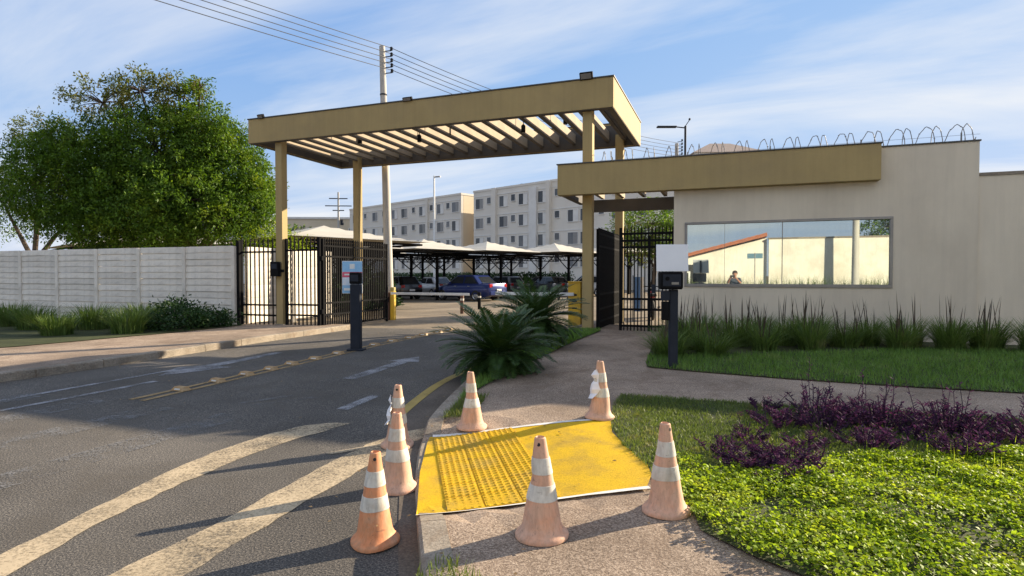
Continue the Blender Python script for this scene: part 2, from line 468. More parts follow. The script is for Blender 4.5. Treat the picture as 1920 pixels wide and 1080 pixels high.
L_orn_spike = leafmat("seed_spike", (0.045, 0.035, 0.03), (0.08, 0.06, 0.045), None, 6.0, 0.2)
L_purple = leafmat("purple_leaf", (0.035, 0.02, 0.042), (0.07, 0.035, 0.075), (0.12, 0.05, 0.085), 9.0, 0.25, 0.75, (1.3, 0.7, 1.1), 0.08)
L_shrub = leafmat("dark_shrub_leaf", (0.015, 0.045, 0.014), (0.03, 0.07, 0.02), (0.05, 0.10, 0.03), 3.0, 0.25)

# ------------------------------------------------------------------ ground heights
def smooth(t):
    t = min(1.0, max(0.0, t)); return t * t * (3 - 2 * t)
def zroad(x, y):
    xc = min(-3.0, max(-14.0, x))
    return smooth((y - 4.0) / 8.0) * (0.09 + 0.018 * (xc + 8.0))
RAMP_O = (-1.86, 3.23); RE1 = (0.856, 0.517); RE2 = (-0.517, 0.856)
def ramp_uv(x, y):
    dx, dy = x - RAMP_O[0], y - RAMP_O[1]
    return dx * RE1[0] + dy * RE1[1], dx * RE2[0] + dy * RE2[1]
def ramp_pt(u, v):
    return RAMP_O[0] + u * RE1[0] + v * RE2[0], RAMP_O[1] + u * RE1[1] + v * RE2[1]
def zwalk(x, y):
    u, v = ramp_uv(x, y)
    win = smooth((v + 0.25) / 0.35) * smooth((2.15 - v) / 0.35)
    fac = win * (1.0 - smooth((u - 0.05) / 1.7))
    return zroad(x, y) + 0.13 - 0.10 * fac

def in_poly(x, y, poly):
    c = False; n = len(poly); j = n - 1
    for i in range(n):
        xi, yi = poly[i]; xj, yj = poly[j]
        if (yi > y) != (yj > y) and x < (xj - xi) * (y - yi) / (yj - yi) + xi: c = not c
        j = i
    return c

def resample(pl, step):
    out = [Vector(pl[0])]
    for a, b in zip(pl[:-1], pl[1:]):
        a, b = Vector(a), Vector(b); n = max(1, int(round((b - a).length / step)))
        for k in range(1, n + 1): out.append(a + (b - a) * (k / n))
    return [(p.x, p.y) for p in out]

def catmull(pl, n=6):
    P = [Vector(p) for p in pl]; out = []
    for i in range(len(P) - 1):
        p0 = P[max(0, i - 1)]; p1 = P[i]; p2 = P[i + 1]; p3 = P[min(len(P) - 1, i + 2)]
        for k in range(n):
            t = k / n
            q = 0.5 * ((2 * p1) + (p2 - p0) * t + (2 * p0 - 5 * p1 + 4 * p2 - p3) * t * t + (3 * p1 - p0 - 3 * p2 + p3) * t ** 3)
            out.append((q.x, q.y))
    out.append((P[-1].x, P[-1].y))
    return out

def sheet(name, outline, zf, step, mt, parent=None, skirt=0.0, fine_box=None, fine_step=None, kind='structure'):
    ol = resample(list(outline) + [outline[0]], step)[:-1]
    pts = [Vector(p) for p in ol]; n = len(pts)
    xs = [p[0] for p in ol]; ys = [p[1] for p in ol]
    def grid(x0, x1, y0, y1, st, skip=None):
        x = x0
        while x < x1:
            y = y0
            while y < y1:
                if in_poly(x, y, ol) and not (skip and skip[0] < x < skip[1] and skip[2] < y < skip[3]):
                    pts.append(Vector((x, y)))
                y += st
            x += st
    grid(min(xs) + step / 2, max(xs), min(ys) + step / 2, max(ys), step, fine_box)
    if fine_box: grid(fine_box[0], fine_box[1], fine_box[2], fine_box[3], fine_step)
    v, e, f, *_ = delaunay_2d_cdt(pts, [], [list(range(n))], 1, 1e-5)
    vs = [(p.x, p.y, zf(p.x, p.y)) for p in v]
    fs = [tuple(q) for q in f]
    if skirt > 0:
        b = len(vs)
        for p in ol: vs.append((p[0], p[1], zf(*p)))
        for p in ol: vs.append((p[0], p[1], zf(*p) - skirt))
        fs += [(b + i, b + (i + 1) % n, b + n + (i + 1) % n, b + n + i) for i in range(n)]
    me = bpy.data.meshes.new(name); me.from_pydata(vs, [], fs); me.update()
    if skirt == 0:
        bm = bmesh.new(); bm.from_mesh(me); bmesh.ops.recalc_face_normals(bm, faces=bm.faces)
        if sum(ff.normal.z for ff in bm.faces) < 0: bmesh.ops.reverse_faces(bm, faces=bm.faces)
        bm.to_mesh(me); bm.free()
    o = link(name, me, mt, parent)
    if kind and parent is None: tag(o, kind=kind)
    return o

# one big sheet of earth reaching the horizon
axs = [-700, -350, -180, -100, -60] + list(range(-40, 41)) + [60, 100, 180, 350, 700]
ays = [-700, -350, -180, -100, -50] + list(range(-20, 41)) + [60, 80, 120, 200, 350, 700]
gv = [(x, y, zroad(x, y) - 0.06) for y in ays for x in axs]
nx = len(axs)
gf = [(j * nx + i, j * nx + i + 1, (j + 1) * nx + i + 1, (j + 1) * nx + i) for j in range(len(ays) - 1) for i in range(nx - 1)]
me = bpy.data.meshes.new("ground"); me.from_pydata(gv, [], gf)
tag(link("ground", me, M_earth), "dry earth ground stretching away around the site", kind='structure')

KERB = catmull([(-3.62, 15.0), (-3.62, 12.0), (-3.6, 9.6), (-3.5, 8.3), (-3.3, 7.13), (-3.05, 5.98), (-2.74, 4.92), (-2.35, 4.1),
                (-1.91, 3.34), (-1.51, 2.69), (-1.1, 2.05), (-0.5, 1.2), (0.4, 0.4), (1.6, -0.05), (3.2, -0.2), (9, -0.2), (20, -0.2), (45, -0.2)], 4)
LKERB = catmull([(-10.0, 13.9), (-10.02, 10.0), (-10.0, 7.0), (-10.3, 4.4), (-11.4, 2.0), (-13.4, 0.5), (-16.0, 0.0), (-25, 0.0), (-45, 0.0)], 4)

sheet("road", [(-45, -8.0), (45, -8.0), (45, 14.3), (-45, 14.3)], zroad, 1.5, M_asphalt, fine_box=(-12, 0, 3.5, 13), fine_step=0.6)
sheet("parking_pavement", [(-75, 14.3), (30, 14.3), (30, 90), (-75, 90)], lambda x, y: zroad(x, y) - 0.002, 3.0, M_parking)
sheet("sidewalk", KERB + [(45, 15.0)], zwalk, 0.9, M_concrete, skirt=0.3, fine_box=(-3.6, 0.6, 2.0, 8.0), fine_step=0.22)
sheet("sidewalk", LKERB + [(-45, 13.9)], zwalk, 1.0, M_concrete, skirt=0.3)
sheet("far_sidewalk", [(-45, -9.6), (45, -9.6), (45, -8.0), (-45, -8.0)], lambda x, y: 0.12, 4.0, M_concrete, skirt=0.2)

def kerb_run(name, pl, side, label, stone=0.95, width=0.15):
    root = tag(empty(name), label, kind='structure')
    pts = resample(pl, 0.16)
    seg = []; acc = 0.0; cur = [pts[0]]
    for a, b in zip(pts[:-1], pts[1:]):
        acc += math.dist(a, b); cur.append(b)
        if acc >= stone:
            seg.append(cur); cur = [b]; acc = 0.0
    if len(cur) > 1: seg.append(cur)
    for s in seg:
        if max(abs(s[0][0]), abs(s[-1][0])) > 30: continue
        prof = []
        h = rnd.uniform(-0.003, 0.004)
        mbk = MB(); n = len(s)
        for i, p in enumerate(s):
            a = Vector(s[max(0, i - 1)]); b = Vector(s[min(n - 1, i + 1)])
            t = (b - a).normalized(); nn = Vector((t.y, -t.x)) * side
            q = Vector(p)
            if i == 0: q = q + t * 0.006
            if i == n - 1: q = q - t * 0.006
            o1 = q - nn * 0.012; i1 = q + nn * width
            o2 = q + nn * 0.006
            zt = zwalk(q.x + nn.x * width * .5, q.y + nn.y * width * .5) + 0.008 + h
            zb = zroad(q.x, q.y) - 0.1
            mbk.v += [(o1.x, o1.y, zb), (o1.x, o1.y, zt - 0.018), (o2.x, o2.y, zt), (i1.x, i1.y, zt), (i1.x, i1.y, zb)]
        for i in range(n - 1):
            for k in range(4):
                mbk.f.append((i * 5 + k, i * 5 + k + 1, (i + 1) * 5 + k + 1, (i + 1) * 5 + k))
        mbk.f.append((4, 3, 2, 1, 0)); mbk.f.append(tuple((n - 1) * 5 + k for k in range(5)))
        mbk.build("kerb_stone", M_kerb, root)
    return root
kerb_run("kerb", KERB, -1, "worn concrete kerb curving round the pavement corner beside the yellow ramp")
kerb_run("kerb", LKERB, 1, "pale concrete kerb along the left side of the entrance road")

# strips that follow the kerb: gutter and yellow line
def offset_pl(pl, d):
    out = []
    for i, p in enumerate(pl):
        a = Vector(pl[max(0, i - 1)]); b = Vector(pl[min(len(pl) - 1, i + 1)])
        t = (b - a).normalized(); nn = Vector((t.y, -t.x))
        out.append((p[0] + nn.x * d, p[1] + nn.y * d))
    return out
def ribbon(name, pa, pb, zf, mt, parent=None):
    n = len(pa)
    vs = [(x, y, zf(x, y)) for x, y in pa] + [(x, y, zf(x, y)) for x, y in pb]
    fs = [(i, i + 1, n + i + 1, n + i) for i in range(n - 1)]
    me = bpy.data.meshes.new(name); me.from_pydata(vs, [], fs)
    bm = bmesh.new(); bm.from_mesh(me)
    if sum(f.normal.z for f in bm.faces) < 0: bmesh.ops.reverse_faces(bm, faces=bm.faces)
    bm.to_mesh(me); bm.free()
    return link(name, me, mt, parent)
near = [p for p in resample(KERB, 0.2) if 2.0 < p[1] < 14.0 and p[0] < -0.9]
g_in, g_out = near, []
for p, q in zip(near, offset_pl(near, 0.42)):
    f = smooth((p[1] - 4.6) / 1.0) * (1 - 0.62 * smooth((p[1] - 7.0) / 2.5))
    f = max(f, 0.30)
    g_out.append((p[0] + (q[0] - p[0]) * f, p[1] + (q[1] - p[1]) * f))
tag(ribbon("gutter", g_in, g_out, lambda x, y: zroad(x, y) + 0.004, M_gutter), "brown dirty concrete gutter strip beside the kerb", kind='structure')
sel = [(a, b) for a, b in zip(near, g_out) if a[1] > 5.35]
ya = [b for a, b in sel]
yb = offset_pl(ya, 0.13)
M_yline = paint_on_road("yellow_line_paint", (0.40, 0.29, 0.08), 0.58, 0.72, 10.0)
tag(ribbon("yellow_edge_line", ya, yb, lambda x, y: zroad(x, y) + 0.008, M_yline), "faded yellow painted line along the edge of the entrance road", kind='structure')

# ------------------------------------------------------------------ painted markings on the asphalt
M_zebra = paint_on_road("zebra_paint", (0.54, 0.43, 0.28), 0.60, 0.98, 9.0)
M_faint = paint_on_road("faint_white_paint", (0.22, 0.215, 0.21), 0.84, 1.08, 12.0)
M_arrow = paint_on_road("arrow_white_paint", (0.30, 0.30, 0.31), 0.68, 0.95, 10.0)
def marking(name, poly, mt, label, dz=0.006, parent=None):
    o = sheet(name, poly, lambda x, y: zroad(x, y) + dz, 0.5, mt, parent=parent)
    if label: o["label"] = label
    return o
zebra = tag(empty("zebra_crossing"), "worn cream zebra crossing stripes on the asphalt by the ramp", kind='structure')
def ragged(pl, a):
    return [(x + rnd.uniform(-a, a), y + rnd.uniform(-a, a)) for x, y in resample(pl, 0.12)]
for lft, rgt in (([(-3.25, 0.8), (-3.12, 1.5), (-3.07, 2.22), (-3.06, 2.75), (-3.11, 3.28), (-3.15, 3.89), (-3.17, 4.6), (-3.06, 5.1), (-2.9, 5.28)], [(-2.68, 0.8), (-2.68, 1.5), (-2.70, 2.24), (-2.76, 3.0), (-2.79, 3.58), (-2.83, 4.2), (-2.82, 4.7), (-2.78, 5.0)]),
                 ([(-3.55, 0.9), (-3.85, 1.9), (-4.02, 2.6), (-4.24, 3.34), (-4.33, 3.9), (-4.32, 4.5), (-4.18, 4.95), (-3.95, 5.15), (-3.78, 5.18)], [(-3.25, 0.9), (-3.58, 1.9), (-3.80, 2.6), (-3.92, 3.28), (-3.96, 3.85), (-3.94, 4.5), (-3.82, 4.95)])):
    marking("stripe", ragged(lft, .014) + ragged(rgt[::-1], .014), M_zebra, None, parent=zebra)
marking("stripe", ragged([(-3.36, 4.25), (-3.30, 4.22), (-2.80, 4.9), (-2.82, 4.97)], .008), M_zebra, None, dz=0.009, parent=zebra)
for k in range(5):
    x0 = -5.45 - 1.12 * k
    marking("stripe", [(x0, 1.5), (x0 + 0.4, 1.5), (x0 + 0.4, 5.05), (x0, 5.05)], M_faint, None, parent=zebra)
marking("road_arrow", [(-5.4, 7.2), (-5.17, 7.2), (-5.17, 8.75), (-4.98, 8.75), (-5.28, 9.3), (-5.58, 8.75), (-5.4, 8.75)], M_arrow,
        "faded white arrow on the lane going in, pointing to the gate")
marking("road_dash", [(-4.32, 5.65), (-4.16, 5.65), (-4.2, 6.4), (-4.34, 6.4)], M_arrow, "short white dash near the yellow edge line")
marking("road_arrow", [(-8.4, 9.1), (-8.22, 9.1), (-8.15, 7.5), (-7.85, 7.5), (-8.3, 6.5), (-8.75, 7.2), (-8.45, 7.5)], M_arrow,
        "worn white arrow on the outgoing lane left of the studs")
marking("road_line", [(-8.72, 4.2), (-8.6, 4.2), (-8.52, 7.3), (-8.62, 7.3)], M_arrow, "thin white line on the outgoing lane near the left kerb")
marking("road_line", [(-8.05, 4.2), (-7.95, 4.2), (-7.9, 6.2), (-8.02, 6.2)], M_arrow, "thin white line near the row of studs")
marking("faded_road_lettering", [(-5.7, 5.5), (-5.6, 5.5), (-5.2, 6.15), (-5.32, 6.15)], M_faint, "almost worn away white paint strokes in the middle of the lane")
marking("faded_road_lettering", [(-5.45, 5.45), (-5.36, 5.45), (-4.9, 6.05), (-5.02, 6.08)], M_faint, "second worn away white paint stroke in the middle of the lane")
M_cline = paint_on_road("centre_line_paint", (0.34, 0.23, 0.10), 0.62, 0.84, 9.0)
for i, dx in enumerate((-0.10, 0.10)):
    marking("centre_line", [(-7.03 + dx - 0.045, 5.2), (-7.03 + dx + 0.045, 5.2), (-7.03 + dx + 0.045, 14.2), (-7.03 + dx - 0.045, 14.2)], M_cline,
            ("left" if i == 0 else "right") + " line of the worn double yellow centre line")
# studs on the centre line
sm = MB()
sm.add([(-0.12, -0.07, 0), (0.12, -0.07, 0), (0.12, 0.07, 0), (-0.12, 0.07, 0),
        (-0.09, -0.04, 0.05), (0.09, -0.04, 0.05), (0.09, 0.04, 0.05), (-0.09, 0.04, 0.05)],
       [(0, 1, 5, 4), (1, 2, 6, 5), (2, 3, 7, 6), (3, 0, 4, 7), (4, 5, 6, 7)])
stud_me = sm.mesh("road_stud", 0.006); stud_me.materials.append(M_stud)
rf = MB().box((0, 0, 0), (0.10, 0.004, 0.022)).mesh("reflector"); rf.materials.append(M_band)
ys_ = [5.84, 6.46, 7.02, 7.5, 8.02, 8.58, 9.25, 9.9, 10.5, 11.2, 11.9, 12.6, 13.3, 14.0]
for i, y in enumerate(ys_):
    x = -7.03 + rnd.uniform(-0.03, 0.03)
    o = link("road_stud", stud_me, None, None, (x, y, zroad(x, y) + 0.006), (0, 0, rnd.uniform(-0.12, 0.12)))
    o["category"] = "road stud"; o["group"] = "yellow studs along the centre line"
    o["label"] = "nearest yellow-brown block stud on the centre line" if i == 0 else (
        f"yellow-brown road stud on the centre line, number {['two','three','four','five','six','seven','eight','nine','ten','eleven','twelve','thirteen','fourteen'][i-1]} from the street")
    link("reflector", rf, None, o, (0, -0.061, 0.022), (R(-31), 0, 0))

# ------------------------------------------------------------------ yellow tactile kerb ramp
ramp_root = tag(empty("kerb_ramp"), "bright yellow painted kerb ramp with tactile paving between the cones", kind='structure')
ramp_out = [(-1.86, 3.23), (-2.28, 4.02), (-2.60, 4.72), (-2.66, 4.88), (-2.27, 5.13), (-1.68, 5.44), (-1.09, 5.72), (-1.0, 5.3), (-0.84, 4.97), (-0.62, 4.66), (-0.52, 4.3), (-0.52, 4.04)]
ramp_out = [(x, y) for x, y in ramp_out]
zr = lambda x, y: zwalk(x, y) + 0.014
sheet("painted_surface", ramp_out, zr, 0.14, M_yellow, parent=ramp_root)
def edge_line(p, q, w, name="white_line"):
    p, q = Vector(p), Vector(q); t = (q - p).normalized(); n = Vector((-t.y, t.x)) * w / 2
    N = 14
    pa = [tuple(p + (q - p) * (k / N) + n * (1 + rnd.uniform(-.25, .25))) for k in range(N + 1)]
    pb = [tuple(p + (q - p) * (k / N) - n * (1 + rnd.uniform(-.25, .25))) for k in range(N + 1)]
    ribbon(name, pa, pb, lambda x, y: zwalk(x, y) + 0.018, M_ramp_white, ramp_root)
edge_line((-1.86, 3.22), (-0.5, 4.03), 0.045)
edge_line((-2.64, 4.9), (-1.07, 5.735), 0.05)
# tactile tiles: three columns of 25 cm plates, each with raised domes
def ramp_z(x, y): return zwalk(x, y) + 0.014
tile_i = 0
dv, df = [], []
M_tile = mat("yellow_tactile_tile", (0.64, 0.40, 0.014), (0.54, 0.33, 0.02), 4.0, 0.75, 0.3, 120.0, spec=0.15, fine=0.16, fscale=60.0, grime=(0.40, 0.27, 0.06), gscale=3.0, randv=0.07)
for cu in range(3):
    for cv in range(7):
        u0 = 0.20 + cu * 0.255; v0 = 0.03 + cv * 0.252
        tm = MB(); q = []
        for (uu, vv) in ((u0 + .003, v0 + .003), (u0 + .247, v0 + .003), (u0 + .247, v0 + .245), (u0 + .003, v0 + .245)):
            x, y = ramp_pt(uu, vv); q.append((x, y, ramp_z(x, y)))
        tm.add([(x, y, z - 0.004) for x, y, z in q] + [(x, y, z + 0.006) for x, y, z in q],
               [(0, 1, 5, 4), (1, 2, 6, 5), (2, 3, 7, 6), (3, 0, 4, 7), (4, 5, 6, 7)])
        tm.build("tactile_tile", M_tile, ramp_root)
        for a in range(5):
            for b in range(5):
                uu = u0 + 0.025 + a * 0.05; vv = v0 + 0.024 + b * 0.05
                x, y = ramp_pt(uu, vv); z = ramp_z(x, y) + 0.0055
                n0 = len(dv)
                for rr, hz in ((0.017, 0.0), (0.011, 0.008)):
                    for k in range(6):
                        dv.append((x + rr * math.cos(k * math.pi / 3), y + rr * math.sin(k * math.pi / 3), z + hz))
                df += [(n0 + k, n0 + (k + 1) % 6, n0 + 6 + (k + 1) % 6, n0 + 6 + k) for k in range(6)] + [tuple(n0 + 6 + k for k in range(6))]
me = bpy.data.meshes.new("tactile_domes"); me.from_pydata(dv, [], df)
o = link("tactile_domes", me, M_tile, ramp_root); o["kind"] = "stuff"

# ------------------------------------------------------------------ lawns and beds (soil sheets; plants come later)
FRONT_BED = [(-1.16, 6.78), (-1.16, 6.3), (-1.02, 5.45), (-0.82, 4.93), (-0.52, 4.42), (-0.26, 3.95), (-0.14, 3.45), (0.14, 3.22), (0.52, 3.0), (1.1, 2.65), (1.9, 2.1), (3.0, 1.5), (6, 0.9), (12, 0.8), (12, 7.0), (3.0, 7.0), (1.62, 6.93), (0.6, 6.83)]
BACK_LAWN = [(-1.12, 8.64), (-0.5, 8.5), (0.74, 8.34), (1.92, 8.28), (12, 8.3), (12, 13.05), (-1.2, 13.05), (-1.3, 10.7), (-1.18, 9.0)]
CYCAD_STRIP = [(-2.72, 5.55), (-2.9, 6.5), (-2.9, 7.6), (-2.82, 9.6), (-2.76, 12.0), (-2.74, 13.2), (-3.46, 13.2), (-3.46, 9.6), (-3.36, 8.3), (-3.14, 7.1), (-2.94, 6.2)]
LEFT_BED = [(-13.25, 13.15), (-13.1, 11.0), (-13.35, 9.6), (-13.6, 7.5), (-14.5, 6.0), (-17, 5.2), (-40, 5.0), (-40, 13.15)]
for nm, pl, lb in (("flower_bed", FRONT_BED, "planted bed with bright ground cover right of the cones"),
                   ("lawn", BACK_LAWN, "shaded lawn and planting bed below the guardhouse window"),
                   ("lawn", CYCAD_STRIP, "narrow grass strip with two cycads beside the entrance road"),
                   ("flower_bed", LEFT_BED, "planting bed at the foot of the precast wall")):
    sheet(nm, pl, lambda x, y: zwalk(x, y) + 0.016, 0.5, M_soil)["label"] = lb

# ------------------------------------------------------------------ entrance canopy (pergola)
CX0, CX1, CY0, CY1, CZ0, CZ1 = -13.1, -2.49, 13.2, 17.5, 5.40, 6.08
canopy = thing("entrance_canopy", "tall khaki entrance canopy of beams and slats on four posts over the road", "canopy", ((CX0 + CX1) / 2, 15.3, 0))
def rel(o, pts): return pts
def cbuild(mb, name, mt, parent, **k):
    ox, oy, oz = parent_world(parent)
    mb.v = [(x - ox, y - oy, z - oz) for x, y, z in mb.v]
    return mb.build(name, mt, parent, **k)
def parent_world(p):
    x = y = z = 0.0
    while p is not None:
        x += p.location.x; y += p.location.y; z += p.location.z; p = p.parent
    return x, y, z
for px_, py_ in ((-12.15, 13.46), (-3.12, 13.46), (-12.2, 17.22), (-3.05, 17.22)):
    zb = zwalk(px_, py_) if py_ < 15 else zroad(px_, py_)
    cbuild(MB().bx(px_ - .115, px_ + .115, py_ - .115, py_ + .115, zb - 0.2, CZ0 + 0.3), "post", M_khaki, canopy, bevel=0.008)
    cbuild(MB().bx(px_ - .15, px_ + .15, py_ - .15, py_ + .15, zb - 0.1, zb + 0.03), "post_foot", M_kerb, canopy, bevel=0.01)
T = 0.16
cbuild(MB().bx(CX0, CX1, CY0, CY0 + T, CZ0, CZ1), "front_beam", M_khaki, canopy, bevel=0.006)
cbuild(MB().bx(CX0, CX1, CY1 - T, CY1, CZ0, CZ1), "back_beam", M_khaki, canopy, bevel=0.006)
cbuild(MB().bx(CX0, CX0 + T, CY0 + T + .003, CY1 - T - .003, CZ0 + .002, CZ1 - .002), "side_beam", M_khaki, canopy, bevel=0.006)
cbuild(MB().bx(CX1 - T, CX1, CY0 + T + .003, CY1 - T - .003, CZ0 + .002, CZ1 - .002), "side_beam", M_khaki, canopy, bevel=0.006)
sl = MB().bx(-.045, .045, -(CY1 - CY0) / 2 + T + .005, (CY1 - CY0) / 2 - T - .005, -0.15, 0.13).mesh("slat", 0.004)
sl.materials.append(M_khaki_dark)
nsl = 20
M_shade_beam = mat("dark_shade_and_beam", (0.085, 0.075, 0.066), (0.065, 0.058, 0.052), 2.0, 0.8)  # dark tone standing in for shade; also colours the small roof's beams
shade_strip_me = MB().bx(-.055, .055, -(CY1 - CY0) / 2 + T + .006, (CY1 - CY0) / 2 - T - .036, -0.176, -0.1505).mesh("slat_shade_strip")  # strip added below each slat, its dark colour standing in for shade
shade_strip_me.materials.append(M_shade_beam)
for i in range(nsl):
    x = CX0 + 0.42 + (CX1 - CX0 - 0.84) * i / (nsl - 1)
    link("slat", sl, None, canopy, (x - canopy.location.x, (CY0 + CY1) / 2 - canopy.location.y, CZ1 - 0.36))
    link("slat_shade_strip", shade_strip_me, None, canopy, (x - canopy.location.x, (CY0 + CY1) / 2 - canopy.location.y, CZ1 - 0.36))
M_shade_beam = mat("dark_shade_and_beam", (0.085, 0.075, 0.066), (0.065, 0.058, 0.052), 2.0, 0.8)
cbuild(MB().bx(CX0 + T + .02, CX1 - T - .02, CY1 - T - .03, CY1 - T - .004, CZ0 + .01, CZ1 - .05), "inner_shade_lining", M_shade_beam, canopy)  # dark boards added inside the beams to paint in their shade
cbuild(MB().bx(CX0 + T + .004, CX0 + T + .018, CY0 + T + .01, CY1 - T - .035, CZ0 + .01, CZ1 - .05), "inner_shade_lining", M_shade_beam, canopy)
cbuild(MB().bx(CX1 - T - .018, CX1 - T - .004, CY0 + T + .01, CY1 - T - .035, CZ0 + .01, CZ1 - .05), "inner_shade_lining", M_shade_beam, canopy)
cbuild(MB().bx(CX0 + .01, CX1 - .01, CY1 - T + .01, CY1 - .01, CZ0 - .012, CZ0 - .003), "soffit_shade_strip", M_shade_beam, canopy)  # dark strips below the beams paint in shaded undersides
cbuild(MB().bx(CX0 + .01, CX1 - .01, CY0 + .01, CY0 + T - .01, CZ0 - .012, CZ0 - .003), "soffit_shade_strip", M_shade_beam, canopy)
cbuild(MB().bx(CX0 + .01, CX0 + T - .01, CY0 + T + .005, CY1 - T - .005, CZ0 - .012, CZ0 - .003), "soffit_shade_strip", M_shade_beam, canopy)
cbuild(MB().bx(CX1 - T + .01, CX1 - .01, CY0 + T + .005, CY1 - T - .005, CZ0 - .012, CZ0 - .003), "soffit_shade_strip", M_shade_beam, canopy)
mb = MB()
mb.bx(CX0 - .02, CX1 + .02, CY0 - .02, CY0 + T + .01, CZ1 + .002, CZ1 + 0.03)
mb.bx(CX0 - .02, CX1 + .02, CY1 - T - .01, CY1 + .02, CZ1 + .002, CZ1 + 0.03)
mb.bx(CX0 - .02, CX0 + T + .01, CY0 + T + .013, CY1 - T - .013, CZ1 + .002, CZ1 + 0.03)
mb.bx(CX1 - T - .01, CX1 + .02, CY0 + T + .013, CY1 - T - .013, CZ1 + .002, CZ1 + 0.03)
M_flash = mat("dark_flashing", (0.07, 0.065, 0.06), (0.05, 0.048, 0.045), 3.0, 0.6)
cbuild(mb, "edge_flashing", M_flash, canopy)
# lamps on the canopy
def spot(x, y, z, label):
    t = thing("canopy_spotlight", label, "spotlight", (x, y, z), 0, "small black spotlights under the canopy slats")
    MB().tube([(0, 0, 0.02), (0, 0, 0.30)], 0.012, 6).build("stem", M_black, t)
    MB().lathe([(0.05, -0.12), (0.06, -0.1), (0.06, 0.06), (0.03, 0.1)], 12).build("lamp_body", M_black, t, smooth=True)
    MB().lathe([(0.045, -0.124), (0.045, -0.121)], 12).build("lens", M_frame, t)
for k, (x, z) in enumerate(((-10.59, 5.72), (-8.55, 5.60), (-7.59, 5.72), (-5.34, 5.60), (-4.16, 5.72))):
    spot(x + 0.06, 15.0, z - 0.02, ["first small black spotlight under the canopy from the left", "second small black spotlight under the canopy from the left",
         "middle one of five black spotlights under the canopy", "fourth small black spotlight under the canopy from the left", "rightmost small black spotlight under the canopy"][k])
def flood(x, w, h, label):
    t = thing("floodlight", label, "floodlight", (x, CY0 + 0.02, CZ1 + 0.031))
    MB().box((0, 0.04, 0.02), (w * .5, 0.05, 0.04)).build("bracket", M_black, t)
    MB().box((0, -0.04, 0.02 + h / 2 - .06), (w, 0.09, h), m=Matrix.Rotation(R(25), 3, 'X')).build("housing", M_black, t, bevel=0.01)
    MB().box((0, -0.04 - 0.042, 0.02 + h / 2 - .06 - .02), (w * .82, 0.006, h * .7), m=Matrix.Rotation(R(25), 3, 'X')).build("lens", M_frame, t)
flood(-12.61, 0.20, 0.12, "small black floodlight on the left end of the canopy beam")
flood(-7.80, 0.26, 0.10, "flat black floodlight on the middle of the canopy beam")
flood(-3.11, 0.30, 0.17, "large dark floodlight on the right end of the canopy beam")
# black lock box on the front left post
t = thing("gate_motor_box", "small black control box strapped to the front left canopy post", "control box", (-12.15, 13.33, 1.55))
MB().bx(-.19, .10, -.15, .0, 0, .42).build("housing", M_black, t, bevel=0.012)
MB().bx(-.03, .20, -.05, .0, .12, .2).build("bracket", M_black, t)
MB().bx(-.15, .06, -.156, -.15, .22, .36).build("face_plate", M_dark, t)

# ------------------------------------------------------------------ guardhouse
GX0, GX1, GY, GZ = -1.14, 4.3, 13.1, 4.06
gh = thing("guardhouse", "beige guardhouse with a long reflective window and khaki fascia", "guardhouse", (1.5, 15.0, 0))
zb = -0.1
WX0, WX1, WZ0, WZ1 = -0.88, 2.92, 1.385, 2.695
for (a, b, c, d, nm) in ((GX0, WX0, zb, GZ, "wall"), (WX1, GX1, zb, GZ, "wall"), (WX0, WX1, zb, WZ0, "wall"), (WX0, WX1, WZ1, GZ, "wall")):
    cbuild(MB().bx(a, b, GY, GY + .2, c, d), nm, M_wall, gh)
cbuild(MB().bx(GX0, GX0 + .2, GY + .2, 17.6, zb, GZ), "wall", M_wall, gh)
cbuild(MB().bx(GX1 - .2, GX1, GY + .2, 17.6, zb, GZ), "wall", M_wall, gh)
cbuild(MB().bx(GX0 + .2, GX1 - .2, 17.4, 17.6, zb, GZ), "wall", M_wall, gh)
cbuild(MB().bx(GX0 + .2, GX1 - .2, GY + .2, 17.4, GZ - .5, GZ - .35), "roof", M_flash, gh)
fas = cbuild(MB().bx(-3.7, 2.69, 12.86, 13.09, 3.41, 4.10), "fascia", M_khaki, gh, bevel=0.006)
cbuild(MB().bx(-3.72, 2.71, 12.84, 13.11, 4.102, 4.125), "edge_flashing", M_flash, gh)
cbuild(MB().bx(2.72, GX1 + .02, GY - .02, GY + .22, GZ + .002, GZ + .03), "edge_flashing", M_flash, gh)
# window: frame and two reflective panes
win = MB()
F = 0.045
win.bx(WX0 - .03, WX1 + .03, GY - .025, GY + .06, WZ0 - .045, WZ0 + .02)
win.bx(WX0 - .03, WX1 + .03, GY - .025, GY + .06, WZ1 - .02, WZ1 + .03)
win.bx(WX0 - .03, WX0 + .02, GY - .022, GY + .06, WZ0 + .021, WZ1 - .021)
win.bx(WX1 - .02, WX1 + .03, GY - .022, GY + .06, WZ0 + .021, WZ1 - .021)
wf = cbuild(win, "window", M_frame, gh, bevel=0.004)
for xm in (-.10,):
    cbuild(MB().bx(xm - .003, xm + .003, GY + .016, GY + .0215, WZ0 + .021, WZ1 - .021), "panel_joint", M_frame, wf)
cbuild(MB().bx(1.003, 1.017, GY + .012, GY + .05, WZ0 + .021, WZ1 - .021), "mullion", M_frame, wf)
cbuild(MB().bx(WX0 + .021, 1.002, GY + .022, GY + .03, WZ0 + .021, WZ1 - .021), "pane", M_mirror, wf)
cbuild(MB().bx(1.018, WX1 - .021, GY + .0225, GY + .0305, WZ0 + .021, WZ1 - .021), "pane", M_mirror, wf)
